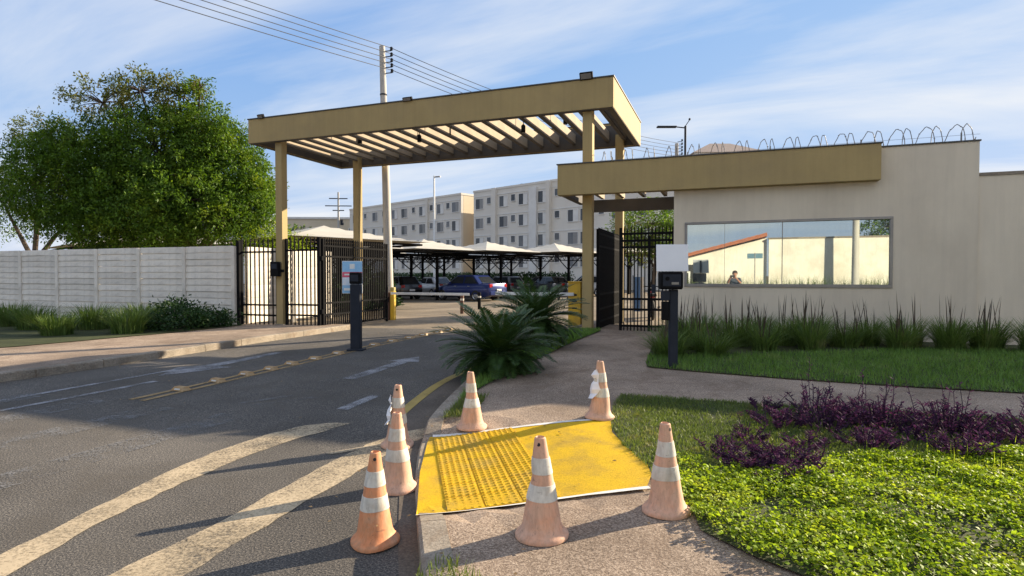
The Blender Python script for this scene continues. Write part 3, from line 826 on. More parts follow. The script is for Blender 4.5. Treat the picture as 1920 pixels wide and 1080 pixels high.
# little slatted roof over the pedestrian way, part of the guardhouse
cbuild(MB().bx(-3.7, -3.56, 13.093, 15.0, 3.43, 3.95), "side_beam", M_shade_beam, gh)
cbuild(MB().bx(-3.55, GX0 - .003, 14.84, 15.0, 3.22, 3.52), "back_beam", M_shade_beam, gh)
for i in range(4):
    x = -3.05 + i * 0.52
    cbuild(MB().bx(x - .04, x + .04, 13.093, 14.837, 3.535, 3.78), "slat", M_khaki_dark, gh)

# perimeter wall to the right of the guardhouse, with razor wire
pw = thing("perimeter_wall", "plain beige perimeter wall continuing right of the guardhouse", "wall", (12, 13.2, 0))
cbuild(MB().bx(GX1 + .004, 30, GY + .02, GY + .22, -0.1, 3.42), "wall_face", M_wall, pw)
cbuild(MB().bx(GX1 + .004, 30, GY - .0, GY + .24, 3.422, 3.48), "coping", M_kerb, pw)
rw = thing("razor_wire", "coiled razor wire running along the guardhouse roof edge", "razor wire", (0, 13.7, GZ))
M_wire = mat("galvanised_wire", (0.16, 0.165, 0.175), (0.12, 0.125, 0.13), 5.0, 0.6)
pts = []
x0, x1, turns = -2.9, GX1 + 0.2, 30
N = turns * 22
for i in range(N + 1):
    a = 2 * math.pi * i / 22
    pts.append((x0 + (x1 - x0) * i / N + 0.06 * math.sin(a * 0.5), 0.2 * math.cos(a), 0.24 + 0.21 * math.sin(a) + 0.012 * math.sin(i * 1.7)))
MB().tube(pts, 0.0075, 5).build("coil", M_wire, rw)
bl = MB()
for i in range(4, N, 5):
    p = pts[i]; bl.box(p, (0.03, 0.006, 0.014), rz=i * 0.7)
bl.build("barbs", M_wire, rw)["kind"] = "stuff"
MB().tube([(x0, 0, 0.24), (x1, 0, 0.25)], 0.003, 4).build("support_wire", M_wire, rw)
for i in range(5):
    x = x0 + 0.3 + i * (x1 - x0 - .6) / 4
    MB().tube([(x, 0.0, -0.5), (x, 0.0, 0.3)], 0.014, 6).build("stake", M_wire, rw)

# ------------------------------------------------------------------ left precast wall
WTOP = 2.44
def precast(x_from, x_to, along, fixed, label, ph=0.196, step=1.97, top=WTOP):
    """along 'x' or 'y'; planks between posts"""
    w = thing("precast_wall", label, "wall", ((x_from, fixed, 0) if along == 'x' else (fixed, x_from, 0)))
    n = int(abs(x_to - x_from) / step); sgn = 1 if x_to > x_from else -1
    shapes = []
    for k in range(3):
        m_ = MB().box((0, 0, 0), (step - 0.13, 0.045, ph - 0.004)).mesh("plank", 0.006); m_.materials.append(M_precast); shapes.append(m_)
    pm = MB().box((0, 0, 0), (0.13, 0.13, top + 0.19)).mesh("post", 0.01); pm.materials.append(M_precast)
    rz = 0 if along == 'x' else math.pi / 2
    for i in range(n + 1):
        d = sgn * step * i
        loc = (d, 0, top / 2 - .09) if along == 'x' else (0, d, top / 2 - .09)
        link("post", pm, None, w, loc, (0, 0, rz))
        if i == n: break
        dm = d + sgn * step / 2
        z = 0.105; j = 0
        while z + ph < top + 0.02:
            off = rnd.uniform(-.006, .006)
            loc = (dm, off, z + ph / 2) if along == 'x' else (off, dm, z + ph / 2)
            link("plank", shapes[j % 3], None, w, loc, ((-.11 if along == 'x' else .11) + rnd.uniform(-.02, .02), rnd.uniform(-.003, .003), rz))
            z += ph; j += 1
    return w
precast(-13.77, -29.6, 'x', 13.28, "grey precast concrete plank wall left of the gate")
precast(13.9, 17.9, 'y', -13.86, "sunlit precast plank wall seen through the black fence")

# ------------------------------------------------------------------ fences and gates
def bar_panel(name, label, cat, p0, p1, ztop, spacing, rails, z0=0.08, bar=0.03, stiles=True, spike=True, sheet_to=None):
    p0, p1 = Vector(p0), Vector(p1); L = (p1 - p0).length; ang = math.atan2(p1.y - p0.y, p1.x - p0.x)
    zg = min(zwalk(*p0), zroad(*p1) + 0.02) if False else zroad(p0.x, p0.y)
    t = thing(name, label, cat, (p0.x, p0.y, zg), ang)
    H = ztop - zg
    bm_ = MB().box((0, 0, (H + z0) / 2), (bar, bar, H - z0))
    if spike:
        bm_.add([(-bar / 2, -bar / 2, H), (bar / 2, -bar / 2, H), (bar / 2, bar / 2, H), (-bar / 2, bar / 2, H), (0, 0, H + 0.07)], [(0, 1, 4), (1, 2, 4), (2, 3, 4), (3, 0, 4)])
    me_ = bm_.mesh("bar"); me_.materials.append(M_black)
    n = int(L / spacing)
    for i in range(1, n):
        link("bar", me_, None, t, (L * i / n, 0, 0))
    for z in rails:
        MB().bx(0.03, L - .03, -.02, .02, z - .025, z + .025).build("rail", M_black, t)
    if stiles:
        for x in (0.0, L):
            MB().bx(x - .03, x + .03, -.033, .033, 0.0, H + .02).build("stile", M_black, t)
    return t
bar_panel("bar_fence", "black vertical bar fence between the precast wall and canopy post", "fence", (-13.66, 13.46), (-12.32, 13.46), 2.62, 0.15, (2.28, 0.72, 0.42))
bar_panel("bar_fence", "black bar fence right of the front left canopy post", "fence", (-11.98, 13.46), (-10.85, 13.46), 2.62, 0.14, (2.28, 0.72, 0.42))
gl = bar_panel("gate_leaf", "open left leaf of the black vehicle gate swung inward", "gate", (-10.74, 13.5), (-10.74, 16.75), 2.6, 0.10, (2.38, 2.08, 0.75, 0.42, 0.1), bar=0.036)
gr_ = bar_panel("gate_leaf", "open right leaf of the black vehicle gate beside the pedestrian way", "gate", (-2.92, 13.62), (-2.92, 16.9), 2.66, 0.07, (2.4, 2.1, 0.95, 0.6, 0.3), bar=0.036)
MB().bx(0.05, 3.2, .02, .026, 0.12, 0.95).build("shade_sheet", M_black, gr_)  # black sheet added to darken the leaf like the shade behind it
gpost = thing("gate_hinge_post", "thick black hinge post at the front of the left gate leaf", "post", (-10.8, 13.42, 0))
MB().bx(-.05, .05, -.05, .05, -0.1, 2.66).build("post", M_black, gpost, bevel=.006)
MB().bx(.05, .12, -.03, .03, 0.5, 0.62).build("hinge", M_black, gpost); MB().bx(.05, .12, -.03, .03, 2.0, 2.12).build("hinge", M_black, gpost)
endp = thing("fence_end_post", "black steel post with bracket where fence meets precast wall", "post", (-13.68, 13.36, 0))
MB().bx(-.045, .045, -.06, .06, 0.0, 2.62).build("post", M_black, endp, bevel=.006)
MB().bx(-.20, -.045, -.05, -.02, 1.52, 1.62).build("bracket", M_black, endp)
bx_ = MB(); bx_.tube([(-.24, -.04, 2.55), (-.02, -.04, 2.1)], .02, 6); bx_.build("brace", M_black, endp)
ped = bar_panel("pedestrian_gate", "black pedestrian gate with vertical bars beside the guardhouse", "gate", (-2.36, 13.5), (-1.18, 13.5), 2.66, 0.075, (2.36, 2.2, 2.05, 0.86, 0.62, 0.24), bar=0.024)
MB().bx(.62, .68, -.03, .03, 0.1, 2.3).build("lock_stile", M_black, ped)
MB().bx(.70, .80, -.05, -.02, 1.0, 1.2).build("lock", M_dark, ped)

# ------------------------------------------------------------------ boom barriers
def boom(x, y, direction, length, label, cabinet=False):
    z = zroad(x, y) + (0.1 if cabinet else 0)
    t = thing("boom_barrier", label, "barrier", (x, y, z))
    if cabinet:
        MB().bx(-.17, .17, -.2, .2, 0, 1.12).build("cabinet", M_yel_metal, t, bevel=.015)
        MB().bx(-.18, .18, -.21, .21, 1.121, 1.16).build("lid", M_yel_metal, t, bevel=.01)
        MB().bx(-.10, .10, -.207, -.2005, .35, .9).build("door_panel", M_yel_metal, t)
        for i, (zz, h) in enumerate(((.78, .05), (.62, .08), (.44, .04))):
            MB().bx(-.07, .07, -.210, -.2075, zz, zz + h).build("sticker", M_dark, t)
    else:
        MB().bx(-.075, .075, -.075, .075, 0, 1.0).build("pillar", M_yel_metal, t, bevel=.012)
        MB().bx(-.07, .07, -.07, .07, 1.001, 1.13).build("pillar_cap", mat("olive_cap", (0.42, 0.36, 0.12), (0.36, 0.3, 0.1), 4.0, .6), t, bevel=.01)
        MB().bx(-.32, -.08, -.1, .1, .0, .95).build("drive_housing", mat("rusty_brown", (0.12, 0.055, 0.035), (0.09, 0.045, 0.03), 6.0, .75), t, bevel=.012)
        MB().bx(-.5, -.1, -.12, -.1005, .62, .80).build("side_box", M_black, t)
    zz = 0.88 - (0.1 if cabinet else 0)
    arm = MB().bx(min(0.0, direction * length), max(0.0, direction * length), -.16 if not cabinet else -.26, -.125 if not cabinet else -.215, zz, zz + .085)
    arm.build("arm", M_white_paint, t, bevel=.006)
    return t
boom(-10.84, 17.3, 1, 2.95, "yellow barrier pillar with a long white boom arm left of the driveway")
boom(-3.78, 14.95, -1, 2.2, "yellow barrier cabinet half hidden behind the right canopy post", True)
for (x, y, lb) in ((-9.93, 20.9, "short reddish brown bollard behind the cycads, left of the pair"), (-10.5, 23.9, "short dark bollard below the blue car, right of the pair")):
    t = thing("bollard", lb, "bollard", (x, y, zroad(x, y)), 0, "bollards in the driveway")
    MB().lathe([(.075, 0), (.075, .72), (.06, .76), (.0, .78)], 12, cap=False).build("shaft", MATS["rusty_brown"] if x > -10 else M_black, t, smooth=True)
    MB().lathe([(.078, .52), (.078, .6)], 12, cap=False).build("reflective_ring", M_band, t)

# ------------------------------------------------------------------ access totem in the middle of the road
t = thing("access_totem", "dark blue-grey access totem post standing on the centre line", "totem", (-6.97, 9.76, zroad(-6.97, 9.76)), R(18))
MB().bx(-.10, .10, -.075, .075, 0, 1.32).build("post", M_dark, t, bevel=.012)
MB().bx(-.16, .16, -.13, .13, 0, 0.035).build("base_plate", M_dark, t, bevel=.006)
MB().bx(-.105, .105, -.10, .09, 1.325, 1.56).build("reader_head", M_black, t, bevel=.02)
MB().bx(-.08, .08, -.106, -.1002, 1.38, 1.51).build("reader_face", M_dark, t)
# printed poster hanging behind the totem head
pt = thing("poster", "small blue, red and white printed poster fixed behind the totem", "poster", (-6.97 - .20, 9.76 + .16, zroad(-6.97, 9.76) + 1.13), R(20.5))
MB().bx(-.205, .205, 0, .012, 0, .66).build("board", M_white_paint, pt)
P_blue = mat("poster_blue", (0.22, 0.46, 0.72), (0.30, 0.56, 0.80), 8.0, .4)
P_red = mat("poster_red", (0.72, 0.09, 0.16), (0.66, 0.12, 0.2), 8.0, .4)
P_pale = mat("poster_pale", (0.55, 0.70, 0.84), (0.78, 0.80, 0.84), 12.0, .4)
for nm, x0, x1, z0, z1, mm, yy in (("print_block", -.2, .2, .44, .65, P_blue, -.003), ("print_block", -.2, .2, .33, .437, P_red, -.003), ("print_block", -.2, .2, .17, .327, P_pale, -.003),
                         ("print_block", -.2, .2, .01, .167, P_blue, -.003), ("print_block", -.05, .05, .5, .6, M_white_paint, -.005), ("print_block", -.16, .1, .37, .40, M_white_paint, -.005), ("print_block", -.17, .0, .06, .11, M_white_paint, -.005)):
    MB().bx(x0, x1, yy, yy + .0025, z0, z1).build(nm, mm, pt)
MB().bx(-.02, .02, .013, .04, -.3, .5).build("support", M_dark, pt)

# ------------------------------------------------------------------ intercom post on the right
zi = zwalk(-0.76, 8.71)
t = thing("intercom_post", "dark steel intercom post beside the path in front of the guardhouse", "intercom", (-0.76, 8.71, zi), R(16))
MB().bx(-.06, .06, -.055, .055, -.05, 1.14).build("post", M_dark, t, bevel=.008)
MB().bx(-.11, .11, -.1, .1, .0, .012).build("base_plate", M_dark, t)
MB().bx(-.20, .115, -.13, .13, 1.145, 1.40).build("intercom_box", M_black, t, bevel=.02)
MB().bx(-.17, .08, -.137, -.1305, 1.19, 1.36).build("face_plate", M_dark, t, bevel=.002)
MB().lathe([(.03, 0), (.03, .008)], 14).build("camera_lens", M_black, t, rot=(R(90), 0, 0), loc=(-.11, -.1375, 1.30))
MB().bx(-.05, .05, -.142, -.1375, 1.215, 1.25).build("button_strip", M_frame, t)
MB().bx(-.18, -.065, -.10, .02, .98, 1.12).build("card_reader", M_dark, t, bevel=.01)
MB().bx(-.17, -.075, -.09, .02, .70, .97).build("cable_box", M_black, t, bevel=.01)
s = thing("sign_panel", "pale blank rectangular sign panel mounted above the intercom box", "sign", (-0.76, 8.71, zi + 1.402), R(16))
MB().box((-.03, -.06, .195), (.45, .012, .39), m=Matrix.Rotation(R(-6), 3, 'X')).build("panel", M_sign_back, s, bevel=.003)
MB().bx(-.05, .0, -.04, -.02, 0, .36).build("bracket", M_dark, s)

# ------------------------------------------------------------------ traffic cones
CH = 0.54
_prof = [(0.030, CH), (0.118, 0.075), (0.128, 0.05), (0.15, 0.028), (0.158, 0.02), (0.158, 0.0)]
def cr_at(z): return 0.029 + (0.106 - 0.029) * (CH - z) / (CH - 0.075)
def cone_mesh(mt):
    m_ = MB().lathe([(0.146, 0.0), (0.147, 0.014), (0.141, 0.024), (0.118, 0.045), (0.106, 0.075), (cr_at(.12), .12), (cr_at(.17), .17), (cr_at(.22), .22), (cr_at(.28), .28), (cr_at(.34), .34), (cr_at(.40), .40), (cr_at(.46), .46), (0.031, CH - .006), (0.024, CH), (0.018, CH - .02)], 28).mesh("body", smooth=True)
    m_.materials.append(mt); return m_
def dent_fn(seed):
    rr = random.Random(seed)
    ds = [(rr.uniform(0, 6.28), rr.uniform(.0, .4), rr.uniform(.006, .016), rr.uniform(.05, .10)) for _ in range(4)]
    bx, by = rr.uniform(-.012, .012), rr.uniform(-.012, .012); ph_ = rr.uniform(0, 6)
    def f(m_):
        for v in m_.vertices:
            a = math.atan2(v.co.y, v.co.x); r_ = math.hypot(v.co.x, v.co.y); z_ = v.co.z
            k = 0.0
            for (da, dz_, dd, dw) in ds:
                d_ = ((math.atan2(math.sin(a - da), math.cos(a - da)) * r_) ** 2 + (z_ - dz_) ** 2) / dw ** 2
                k += dd * math.exp(-d_)
            k += 0.004 * math.sin(3 * a + ph_) * (1 if z_ < .06 else .3)
            f_ = (r_ - min(k, r_ * .3)) / max(r_, 1e-4)
            v.co.x = v.co.x * f_ + bx * (z_ / CH) ** 2; v.co.y = v.co.y * f_ + by * (z_ / CH) ** 2
            if z_ < .03: v.co.z += .006 * max(0, math.sin(2 * a + ph_))
        return m_
    return f
def band_mesh(z0, z1):
    zs = [z0 + (z1 - z0) * k / 4 for k in range(5)]
    pr = [(cr_at(z0) + .0006, z0)] + [(cr_at(z_) + .003, z_ + (.001 if k == 0 else -.001 if k == 4 else 0)) for k, z_ in enumerate(zs)] + [(cr_at(z1) + .0006, z1)]
    m_ = MB().lathe(pr, 28, cap=False).mesh("reflective_band", smooth=True)
    m_.materials.append(M_band); return m_
cone_n = [0]
hole = MB().lathe([(.010, 0), (.010, .002)], 10).mesh("hole"); hole.materials.append(M_rubber)
def cone(x, y, z, label, fresh=False, rz=0.0, sc=1.0, tilt=(0, 0), paper=False, hole_side=-1):
    t = thing("traffic_cone", label, "traffic cone", (x, y, z), rz, "traffic cones round the yellow ramp")
    t.rotation_euler = (tilt[0], tilt[1], rz); t.scale = (sc, sc, sc)
    dn = dent_fn(cone_n[0] * 7 + 3); cone_n[0] += 1
    link("body", dn(cone_mesh(M_cone_fresh if fresh else M_cone)), None, t)
    link("reflective_band", dn(band_mesh(0.345, 0.432)), None, t); link("reflective_band", dn(band_mesh(0.205, 0.288)), None, t)
    sl_ = math.atan2(0.088, CH - .075)
    zz = CH - .035
    for k, a in enumerate((0.35, math.pi + .35)):
        rr = cr_at(zz)
        h_ = link("hole", hole, None, t, (rr * math.sin(a), -rr * math.cos(a), zz), (R(90) - sl_, 0, a))
    if paper:
        pv = MB(); n = 7
        ln, base = 0.27, 0.455
        for i in range(n):
            f_ = i / (n - 1); z_ = base - ln * f_
            rr = cr_at(z_) + .014 + 0.014 * math.sin(i * 2.2)
            w_ = 0.85 * (0.6 + 0.5 * math.sin(f_ * 3.0)) 
            a0 = -1.05
            for s_ in (-1, 0, 1):
                a = a0 + s_ * w_ + 0.15 * math.sin(i * 1.9)
                r2 = rr + (0.012 if s_ else 0.004) + 0.006 * math.sin(i * 3.1 + s_)
                pv.v.append((r2 * math.sin(a), -r2 * math.cos(a), z_ + 0.012 * s_))
        for i in range(n - 1):
            for k in range(2):
                a = i * 3 + k; pv.f.append((a, a + 1, a + 4, a + 3))
        pv.build("peeling_film", M_paper, t)
    return t
cone(-1.97, 2.93, zroad(-1.97, 2.93) + .006, "orange traffic cone on the asphalt nearest the bottom edge", True, 0.3, 1.0)
cone(-2.31, 3.74, zroad(-2.31, 3.74) + .006, "faded traffic cone right behind the brightest orange one", False, 1.2, 1.06, (0.01, -.015))
cone(-2.88, 4.66, zroad(-2.88, 4.66) + .006, "faded cone with white film peeling off at the far left corner of the ramp", False, 0.0, 1.05, (0, .01), True)
cone(-2.36, 5.18, zwalk(-2.36, 5.18) + .012, "pale traffic cone on the pavement at the far edge of the ramp", False, 2.0, 1.02)
cone(-1.21, 5.76, zwalk(-1.21, 5.76) + .012, "faded cone with hanging white film beside the lawn edge", False, 0.2, 1.06, (0, .02), True)
cone(-0.36, 3.69, zwalk(-0.36, 3.69) + .003, "pale cone at the right of the ramp next to the flower bed", False, 0.8, 1.02, (0, -.02))
cone(-0.98, 3.10, zwalk(-0.98, 3.10) + .003, "pale traffic cone on concrete in the middle front of the ramp", False, 2.6, 1.03)

# ------------------------------------------------------------------ utility poles and cables
PA = Vector((-11.25, 17.75, 0.0)); PT = Vector((-11.58, 17.84, 9.68))
ATT = ((-0.02, 9.5), (0.0, 9.3), (0.0, 9.1), (0.0, 8.92), (0.0, 8.72))
def utility_pole(base, top, label):
    t = thing("utility_pole", label, "utility pole", tuple(base), 0, "concrete utility poles")
    d = top - base
    MB().tube([(0, 0, -.3), tuple(d * .5), tuple(d)], [0.165, 0.135, 0.10], 12).build("shaft", M_pole, t, smooth=True)
    for i, (dx, z) in enumerate(ATT):
        q = d * (z / top.z)
        MB().tube([tuple(q + Vector((.05, .02, 0))), tuple(q + Vector((.30, .12, .03)))], .018, 6).build("bracket", M_dark, t)
        MB().lathe([(.03, 0), (.06, .03), (.035, .06), (.06, .09), (.03, .13)], 10).build("insulator", M_dark, t, smooth=True, loc=tuple(q + Vector((.30, .12, .03))))
    MB().lathe([(.125, 0), (.125, .05)], 12, cap=False).build("steel_band", M_dark, t, loc=tuple(d * .82))
    return t
utility_pole(PA, PT, "tall tapering concrete utility pole rising behind the entrance canopy")
P_L = Vector((-20.7, -8.7, 0)); P_R = Vector((-3.0, 36.0, 0))
utility_pole(P_L, P_L + Vector((-.1, 0, 9.8)), "utility pole out to the left along the street")
utility_pole(P_R, P_R + Vector((0, 0, 9.4)), "utility pole behind the guardhouse roof")
def cable(a, b, sag, label, r=0.012):
    pts = []
    for i in range(25):
        f = i / 24; p = a.lerp(b, f); p.z -= sag * 4 * f * (1 - f); pts.append(tuple(p))
    o = MB().tube(pts, r, 5).build("overhead_cable", mat("cable_black", (0.05, 0.055, 0.065), None, 5, .6))
    tag(o, label, "cable", "overhead cables")
for i, (dx, z) in enumerate(ATT):
    q = PA + (PT - PA) * (z / 9.68) + Vector((.30, .12, .12))
    nm = ("topmost", "second highest", "middle", "second lowest", "lowest")[i]
    cable(q, P_L + Vector((.3, .1, z + .15)), 0.35, f"{nm} overhead cable running left from the utility pole")
    cable(q, P_R + Vector((.3, .1, z - .1)), 0.5, f"{nm} overhead cable running right from the utility pole")

# LED street light behind the guardhouse
t = thing("street_light", "slim street light with a flat lamp arm pointing left above the guardhouse", "street light", (-1.74, 24.97, 0))
MB().tube([(0, 0, 0), (0, 0, 7.7)], [.06, .045], 10).build("pole", M_dark, t, smooth=True)
MB().tube([(0, 0, 7.62), (-.35, -.13, 7.66)], .025, 8).build("arm", M_dark, t)
MB().box((-.72, -.27, 7.66), (.8, .2, .06), rz=math.atan2(.13, .35)).build("lamp_head", M_dark, t, bevel=.012)
MB().tube([(0, 0, 7.7), (.16, .06, 7.95)], .016, 6).build("photocell_stem", M_dark, t)
MB().lathe([(.04, 0), (.045, .05), (.02, .08)], 10).build("photocell", M_dark, t, loc=(.16, .06, 7.94))

# ------------------------------------------------------------------ apartment blocks
UX, UY = -0.92, 0.391
BO = Vector((-22.6, 64.2, 0))
BA = math.atan2(UY, UX)          # local +x runs along the facade to the left, local +y ...
def bwin(root, s, z, w, h, kind):
    """window on the facade (local y = 0 is the facade, outward is +y)"""
    f = MB()
    f.bx(s - w / 2 - .06, s + w / 2 + .06, .0, .07, z + h / 2, z + h / 2 + .06)
    f.bx(s - w / 2 - .06, s + w / 2 + .06, .0, .10, z - h / 2 - .07, z - h / 2)
    f.bx(s - w / 2 - .06, s - w / 2, .0, .07, z - h / 2 + .001, z + h / 2 - .001)
    f.bx(s + w / 2, s + w / 2 + .06, .0, .07, z - h / 2 + .001, z + h / 2 - .001)
    wo = f.build("window", M_ledge, root)
    if kind == 2:     # half-open sliding pair: one pale shutter, one dark pane
        MB().bx(s - w / 2 + .001, s - .002, .012, .03, z - h / 2 + .001, z + h / 2 - .001).build("pane", M_ledge, wo)
        MB().bx(s + .002, s + w / 2 - .001, .008, .02, z - h / 2 + .001, z + h / 2 - .001).build("pane", M_pane, wo)
    elif kind == 3:
        MB().bx(s - w / 2 + .001, s - .002, .012, .03, z - h / 2 + .001, z + h / 2 - .001).build("pane", M_frame, wo)
        MB().bx(s + .002, s + w / 2 - .001, .014, .028, z - h / 2 + .001, z + h / 2 - .001).build("pane", M_pane, wo)
    else:
        MB().bx(s - w / 2 + .001, s + w / 2 - .001, .008, .02, z - h / 2 + .001, z + h / 2 - .001).build("pane", M_pane, wo)
ROWS = (10.45, 8.0, 5.55, 3.1)
def block(label, s0, s1, wins, top=12.2, depth=11.0, setback=0.0):
    o = BO + Vector((UX, UY, 0)) * ((s0 + s1) / 2)
    t = thing("apartment_building", label, "building", (o.x, o.y, 0), BA)
    W = s1 - s0; c = (s0 + s1) / 2
    # outward normal: towards the camera = local +y for this rotation
    MB().bx(-W / 2, W / 2, -depth, 0, -0.3, top - .25).build("wall", M_apart, t)
    MB().bx(-W / 2 - .06, W / 2 + .06, -depth - .06, .06, top - .249, top).build("parapet", M_apart, t)
    MB().bx(-W / 2 - .012, -W / 2 - .002, -depth + .2, -.35, -.1, top - .3).build("sunlit_end_panel", M_apart_cream, t)  # cream slab on the end wall paints in sunlight
    for z in ROWS[:3]:
        MB().bx(-W / 2 + .1, W / 2 - .1, .002, .06, z + .86, z + .98).build("ledge", M_ledge, t)
    for (s, kinds) in wins:
        for z, k in zip(ROWS, kinds):
            if k == 0: continue
            w, h = ((.65, .75) if k == 1 else (1.35, 1.25))
            bwin(t, s - c, z + (.28 if k == 1 else 0), w, h, k)
    return t
b1_ = block("long beige apartment block at the far left of the car park", 10.9, 38.0,
      [(36.3, (2, 3, 2, 2)), (33.4, (1, 1, 1, 1)), (30.7, (3, 2, 3, 2)), (28.4, (1, 1, 1, 1)), (25.6, (2, 2, 2, 2)), (23.2, (3, 3, 2, 2)), (21.0, (1, 1, 1, 1)), (19.0, (2, 3, 2, 2)), (17.0, (1, 1, 1, 1)), (15.1, (2, 3, 2, 2)), (13.5, (1, 1, 1, 1)), (12.0, (3, 2, 2, 2))])
b2_ = block("beige apartment block nearer the gate with white framed windows", -22.0, 8.5,
      [(7.4, (3, 3, 2, 2)), (5.7, (1, 1, 1, 1)), (3.2, (2, 3, 2, 2)), (1.6, (1, 1, 1, 1)), (0.0, (2, 2, 2, 2)), (-3.0, (2, 2, 2, 2)), (-5.1, (1, 1, 1, 1)), (-7.3, (2, 2, 3, 3)), (-9.0, (3, 3, 2, 2)), (-11.0, (1, 1, 1, 1)), (-13, (2, 2, 2, 2)), (-16, (2, 3, 2, 2)), (-19, (3, 2, 2, 2))])
c2 = (-22.0 + 8.5) / 2
MB().bx(4.3 - c2, 5.0 - c2, .002, .35, -.2, 12.15).build("pilaster", M_apart, b2_)
MB().bx(-2.2 - c2, -1.1 - c2, .002, .30, -.2, 11.6).build("pilaster", M_ledge, b2_)
MB().bx(-4.3 - c2, -3.8 - c2, .002, .45, -.2, 12.1).build("pilaster", M_apart, b2_)
c1 = (10.9 + 38.0) / 2
MB().bx(17.6 - c1, 18.0 - c1, .002, .3, -.2, 12.1).build("pilaster", M_apart, b1_)
MB().bx(26.9 - c1, 27.3 - c1, .002, .3, -.2, 12.1).build("pilaster", M_apart, b1_)
# vents on block two's roof
for i, s in enumerate((2.0, -6.0)):
    MB().lathe([(.14, 0), (.14, .5), (.22, .52), (.22, .62)], 10).build("roof_vent", M_dark, b2_, loc=(s - c2, -2.0, 12.0))

# block with brown hipped roof whose top shows above the guardhouse
t = thing("apartment_building", "building with a brown hipped roof peeking over the guardhouse fascia", "building", (-1.0, 62.0, 0), R(20))
MB().bx(-3.3, 3.3, -3, 3, -.3, 13.2).build("wall", M_apart, t)
MB().add([(-3.6, -3.2, 13.2), (3.6, -3.2, 13.2), (3.6, 3.2, 13.2), (-3.6, 3.2, 13.2), (-1.0, 0, 14.7), (1.0, 0, 14.7)],
         [(0, 1, 5, 4), (1, 2, 5), (2, 3, 4, 5), (3, 0, 4), (3, 2, 1, 0)]).build("roof", M_brown_roof, t)
# far pale buildings on the left
def far_building(label, x, y, rz, w, d, h, mt, nwin):
    t = thing("far_building", label, "building", (x, y, 0), rz)
    MB().bx(-w / 2, w / 2, -d / 2, d / 2, -.3, h).build("wall", mt, t)
    MB().bx(-w / 2 - .2, w / 2 + .2, -d / 2 - .2, d / 2 + .2, h + .002, h + .35).build("roof_edge", M_ledge, t)
    for i in range(nwin):
        xx = -w / 2 + w * (i + .5) / nwin
        for zz in (h - 2.2, h - 5.0):
            if zz < 1: continue
            wo = MB().bx(xx - .8, xx + .8, -d / 2 - .05, -d / 2 - .002, zz - .6, zz + .6).build("window", M_ledge, t)
            MB().bx(xx - .65, xx + .65, -d / 2 - .06, -d / 2 - .051, zz - .48, zz + .48).build("pane", M_pane, wo)
far_building("pale cream building far off behind the front left canopy post", -72.0, 92.0, R(24), 15, 9, 11.8, M_apart_cream, 4)
far_building("low grey white building beyond the tree on the far left", -92.0, 84.0, R(30), 22, 9, 11.5, M_ledge, 5)
far_building("grey building end between the pole and the back left canopy post", -57.0, 92.0, R(20), 9, 8, 12.0, M_apart, 3)
# slim lamp mast in front of the blocks and far crossarm pole
t = thing("lamp_mast", "thin white lamp mast in front of the apartment blocks", "lamp mast", (-27.5, 51.5, 0))
MB().tube([(0, 0, 0), (0, 0, 11.4)], [.12, .08], 10).build("mast", M_white_paint, t, smooth=True)
MB().box((.3, .1, 11.3), (.7, .2, .1)).build("lamp_head", M_frame, t)
t = thing("crossarm_pole", "distant power pole with crossarms on the horizon", "utility pole", (-65.0, 86.0, 0), R(25))
MB().tube([(0, 0, 0), (0, 0, 16.2)], [.22, .16], 8).build("shaft", M_pole, t)
for z, w in ((15.0, 1.6), (13.7, 2.3), (12.9, 1.0)):
    MB().bx(-w, w, -.08, .08, z, z + .16).build("crossarm", M_dark, t)
MB().lathe([(.3, 0), (.3, .9)], 10).build("transformer", M_dark, t, loc=(.6, 0, 10.4))

# ------------------------------------------------------------------ carport canopies
def canopy_mesh(n=14, half=2.95, eave=3.15, peak=0.78):
    vs, fs = [], []
    for j in range(n + 1):
        for i in range(n + 1):
            u = -1 + 2 * i / n; v = -1 + 2 * j / n
            m_ = max(abs(u), abs(v))
            z = eave + peak * (1 - m_) ** 1.15
            vs.append((u * half, v * half, z))
    for j in range(n):
        for i in range(n):
            a = j * (n + 1) + i; fs.append((a, a + 1, a + n + 2, a + n + 1))
    me_ = bpy.data.meshes.new("fabric"); me_.from_pydata(vs, [], fs)
    me_.materials.append(M_fabric)
    return me_
fab = canopy_mesh()
fr = MB()
for a, b in (((-1, -1), (1, -1)), ((1, -1), (1, 1)), ((1, 1), (-1, 1)), ((-1, 1), (-1, -1))):
    fr.tube([(a[0] * 2.7, a[1] * 2.7, 3.02), (b[0] * 2.7, b[1] * 2.7, 3.02)], .05, 6)
fr_me = fr.mesh("rim_beam"); fr_me.materials.append(M_black)
tr = MB()
for y in (-1.35, 1.35):
    tr.tube([(-2.65, y, 2.98), (2.65, y, 2.98)], .045, 6); tr.tube([(-2.0, y, 2.62), (2.0, y, 2.62)], .035, 6)
    for i in range(8):
        x = -2.0 + i * 0.5
        tr.tube([(x, y, 2.62), (x + .25, y, 2.96)], .02, 5); tr.tube([(x + .25, y, 2.96), (x + .5, y, 2.62)], .02, 5)
tr_me = tr.mesh("truss"); tr_me.materials.append(M_black)
cp_me = MB().bx(-.07, .07, -.07, .07, 0, 3.0).mesh("post"); cp_me.materials.append(M_black)
st_me = MB().tube([(0, 0, 1.9), (1.5, 0, 2.95)], .035, 6).mesh("strut"); st_me.materials.append(M_black)
